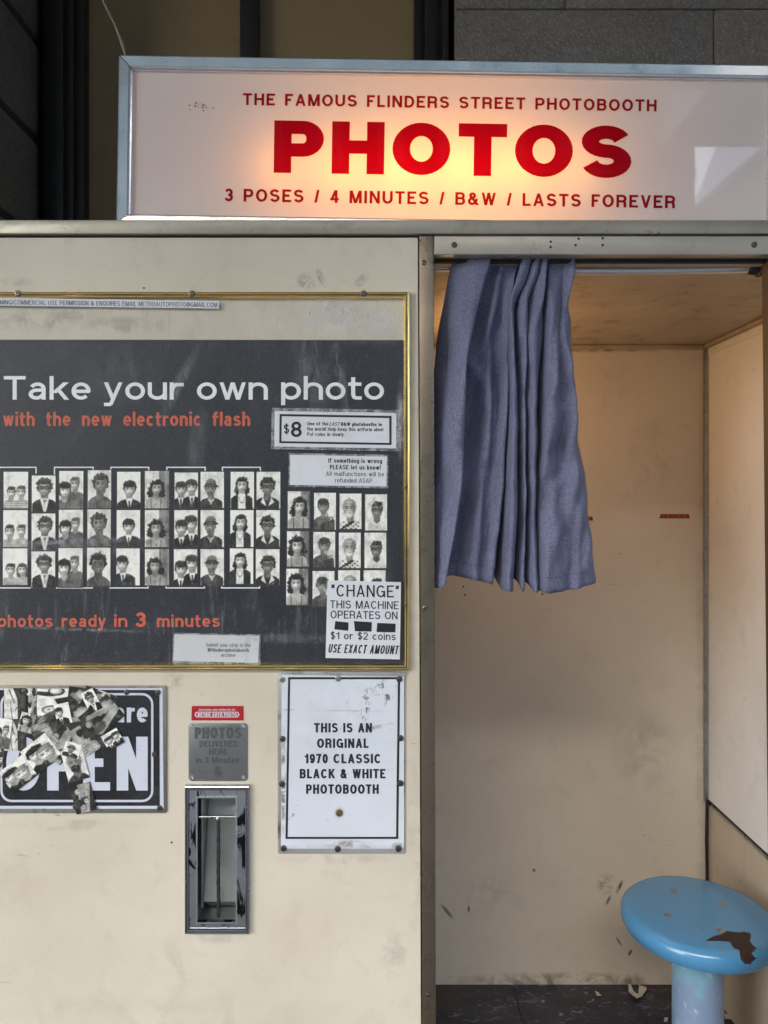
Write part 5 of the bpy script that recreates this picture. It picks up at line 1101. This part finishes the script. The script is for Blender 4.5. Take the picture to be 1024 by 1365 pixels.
def curtain():
    n = len(C_); cols = (n - 1) * NS + 1; V = []
    # bottom hem height per column (photo px)
    hem = [(570, 783), (587, 781), (592, 772), (604, 768), (628, 772), (655, 778), (664, 769), (668, 785), (683, 787), (689, 772), (694, 788), (702, 776), (709, 787), (716, 785), (725, 787), (750, 785), (775, 781), (796, 777)]
    def hemy(x):
        for i in range(len(hem) - 1):
            if hem[i][0] <= x <= hem[i + 1][0]: return hem[i][1] + (hem[i + 1][1] - hem[i][1]) * (x - hem[i][0]) / (hem[i + 1][0] - hem[i][0])
        return hem[0][1] if x < hem[0][0] else hem[-1][1]
    def P(c, r_):
        # r_: 0..1 down the cloth
        yy = lev[0] + (788 - lev[0]) * r_; k = 0
        while k < len(lev) - 2 and lev[k + 1] < yy: k += 1
        t = (yy - lev[k]) / (lev[k + 1] - lev[k]); a = C_[c][0]
        x = cr(a[max(k - 1, 0)], a[k], a[k + 1], a[min(k + 2, len(lev) - 1)], max(0, min(1, t)))
        d0, d1 = C_[c][1] * .8, C_[c][2] * 2.7; return x, (d0 + (d1 - d0) * min(1, r_ * 3.0)) * .001
    for jl in range(NL + 1):
        r_ = jl / NL
        for c in range(cols):
            i = min(c // NS, n - 2); t = (c - i * NS) / NS
            pp = [P(max(0, min(n - 1, i + q)), r_) for q in (-1, 0, 1, 2)]
            x = cr(*[p[0] for p in pp], t); dd = cr(*[p[1] for p in pp], t)
            hy = hemy(P(i, 1)[0] * (1 - t) + P(i + 1, 1)[0] * t); top = 341 + 4 * math.sin(c * .55) + (4 if 3 * NS < c < 8 * NS else 0)
            y = top + (hy - top) * r_
            y_d = YC + dd
            q = Vector((x * .02, y * .006, 0)); wr = mn.noise(q * 1.6) * .014 + mn.noise(Vector((x * .07, y * .022 + x * .03, 3))) * .009 + mn.noise(Vector((x * .05 + y * .05, y * .05, 9))) * .0035
            fade = min(1, r_ * 6)
            if c > 22 * NS: wr *= 1.5
            if 4 * NS < c < 9 * NS:   # diagonal creases of the wide recessed fold
                for (ax, ay, bx, by, am) in ((622, 478, 652, 515, .010), (690, 455, 655, 518, -.010), (652, 520, 650, 760, .010), (640, 640, 634, 770, .007), (665, 400, 640, 470, .006)):
                    vx, vy = bx - ax, by - ay; tt = max(0, min(1, ((x - ax) * vx + (y - ay) * vy) / (vx * vx + vy * vy))); ds = math.hypot(x - ax - vx * tt, y - ay - vy * tt); wr -= am * math.exp(-(ds / 5.0) ** 2)
            y_d += wr * fade
            V.append((X(x, YC), y_d, Z(y, YC)))
    Fs = [(jl * cols + c, jl * cols + c + 1, (jl + 1) * cols + c + 1, (jl + 1) * cols + c) for jl in range(NL) for c in range(cols - 1)]
    me = bpy.data.meshes.new('cloth'); me.from_pydata(V, [], [f[::-1] for f in Fs]); me.update()
    for p in me.polygons: p.use_smooth = True
    return me, V, cols
ct = thing('curtain', 'short blue cloth curtain bunched in folds at the left of the booth doorway', 'curtain', (X(690, YC), YC, Z(788, YC)))
cme, CV, ccols = curtain()
co_ = link('cloth', cme, M['cloth'], ct); sm = co_.modifiers.new('t', 'SOLIDIFY'); sm.thickness = 0.0012; sm.offset = 0
# stitched hem line near the bottom
bm = bmesh.new(); row = int(NL * .955)
pts = [Vector(CV[row * ccols + c]) + Vector((0, -.0011, 0)) for c in range(ccols)]
for c in range(0, ccols - 1):
    a_, b_ = pts[c], pts[c + 1]
    vs = [bm.verts.new(p) for p in (a_ + Vector((0, 0, -.0004)), b_ + Vector((0, 0, -.0004)), b_ + Vector((0, 0, .0004)), a_ + Vector((0, 0, .0004)))]; bm.faces.new(vs)
link('hem_stitching', bm2me(bm, 'hem'), plain('dark_thread', (.06, .07, .14), .9), ct)

# ---------------------------------------------------------------- stool
YS = 0.335; SX = X(930, YS); SZ = CZ - (1213 - CY) / F * (D + YS); SR = 0.157
stl = thing('stool', 'round blue painted stool with a rusty chip in its seat, on a pale blue post', 'stool', (SX, YS, ZF))
seat_me = lathe_me([(.02, SZ - .046), (SR - .02, SZ - .046), (SR - .006, SZ - .041), (SR, SZ - .030), (SR + .0005, SZ - .016), (SR - .003, SZ - .008), (SR - .010, SZ - .002), (SR - .020, SZ), (.05, SZ - .0005), (.001, SZ - .0005)], 96)
seat_me.transform(Matrix.Translation((SX, YS, 0)) ); seat = link('seat', seat_me, M['stool'], stl)
ped = link('pedestal', lathe_me([(.13, ZF + .001), (.13, ZF + .006), (.06, ZF + .012), (.052, ZF + .02), (.0515, SZ - .06), (.062, SZ - .0462)], 40), M['pedestal'], stl); ped.matrix_parent_inverse = wm(stl).inverted(); ped.location = (SX, YS, 0)
bt = lathe_me([(.0015, .0022), (.006, .0022), (.0092, .0012), (.010, 0.0), (.010, -.001)], 16)
bt.materials.append(metal('seat_bolt', (.48, .46, .44), .35, .5, (.12, .1, .08), .2, 60))
def on_seat(px, py):
    t = (SZ - CZ) / (-(py - CY) / F); return ((px - CX) / F * t, t - D)
for p in ((898, 1187), (890, 1219), (963.5, 1204.5), (961, 1240)):
    o = bpy.data.objects.new('seat_bolt', bt); COL.objects.link(o); o.parent = stl; o.matrix_parent_inverse = wm(stl).inverted(); x_, y_ = on_seat(*p); o.location = (x_, y_, SZ - .0019)
bms = bmesh.new(); bms.from_mesh(seat_me); bvh = BVHTree.FromBMesh(bms)
chip = [(941, 1254.5), (950, 1249), (962, 1246), (970, 1241.5), (978, 1243), (988, 1244), (990, 1242.5), (1000, 1244.5), (1001, 1251), (998.5, 1253), (1002, 1259), (1008, 1264), (1005, 1268), (1001, 1270), (1005, 1275), (1008, 1277), (1003, 1281), (1000, 1285), (992, 1284), (987, 1278), (986, 1270), (985, 1266), (979, 1264), (976, 1260), (974, 1256), (960, 1254.5)]
def pip(pts, p):
    c = False
    for i in range(len(pts)):
        a, b_ = pts[i], pts[i - 1]
        if (a[1] > p[1]) != (b_[1] > p[1]) and p[0] < (b_[0] - a[0]) * (p[1] - a[1]) / (b_[1] - a[1]) + a[0]: c = not c
    return c
def chip_mesh(pts, off):
    tri = delaunay_2d_cdt([Vector(p) for p in pts] + [Vector((x, y)) for x in range(944, 1008, 3) for y in range(1243, 1284, 3)], [], [list(range(len(pts)))[::-1]], 0, 1e-4)
    vs = tri[0]; fs = [f for f in tri[2] if pip(pts, (sum(vs[i][0] for i in f) / 3, sum(vs[i][1] for i in f) / 3))]; out = []
    for v in vs:
        dr_ = Vector(((v[0] - CX) / F, 1, -(v[1] - CY) / F)).normalized(); h = bvh.ray_cast(Vector((0, -D, CZ)), dr_)
        out.append((h[0] + h[1] * off) if h[0] else Vector((SX, YS, SZ)))
    me = bpy.data.meshes.new('chip'); me.from_pydata(out, [], fs); me.update(); return me
cc = Vector((984, 1260))
link('chip_edge', chip_mesh([tuple(cc + (Vector(p) - cc) * 1.0 + (Vector(p) - cc).normalized() * 0.8) for p in chip], .0003), plain('chip_edge', (.02, .05, .09), .4), seat)
link('rusty_chip', chip_mesh(chip, .0006), M['rust'], seat)

# ---------------------------------------------------------------- litter on the booth floor
def scrap(name, pts, label, mat='rag', h=.004, cat='scrap'):
    t0 = [(CZ - ZF) / ((py - CY) / F) for _, py in pts]
    V = [((px - CX) / F * t, t - D, ZF + .0012 + rnd.uniform(0, h)) for (px, py), t in zip(pts, t0)]
    bm = bmesh.new(); vs = [bm.verts.new(v) for v in V]; f = bm.faces.new(vs); bmesh.ops.triangulate(bm, faces=[f]); bmesh.ops.solidify(bm, geom=bm.faces[:], thickness=.0006)
    return tag(link(name, bm2me(bm, name), M[mat]), label, cat)
scrap('paper_scrap', [(838, 1316), (841, 1316), (844, 1324), (846, 1326), (851, 1326), (852, 1316), (862, 1317), (862, 1323), (856, 1330), (849, 1334), (843, 1330), (838, 1324)], 'torn cream paper scrap with a notch, against the back wall near the stool', h=.008)
scrap('paper_scrap', [(793, 1323), (797, 1324), (802, 1329), (796, 1329)], 'small white paper flake left of the notched paper scrap')
scrap('paper_scrap', [(965, 1353), (973, 1355), (975, 1360), (967, 1360)], 'small pale flake on the floor right of the stool post')
scrap('paper_scrap', [(886, 1358), (891, 1359), (889, 1365), (885, 1364)], 'tiny pale flake on the floor left of the stool post')
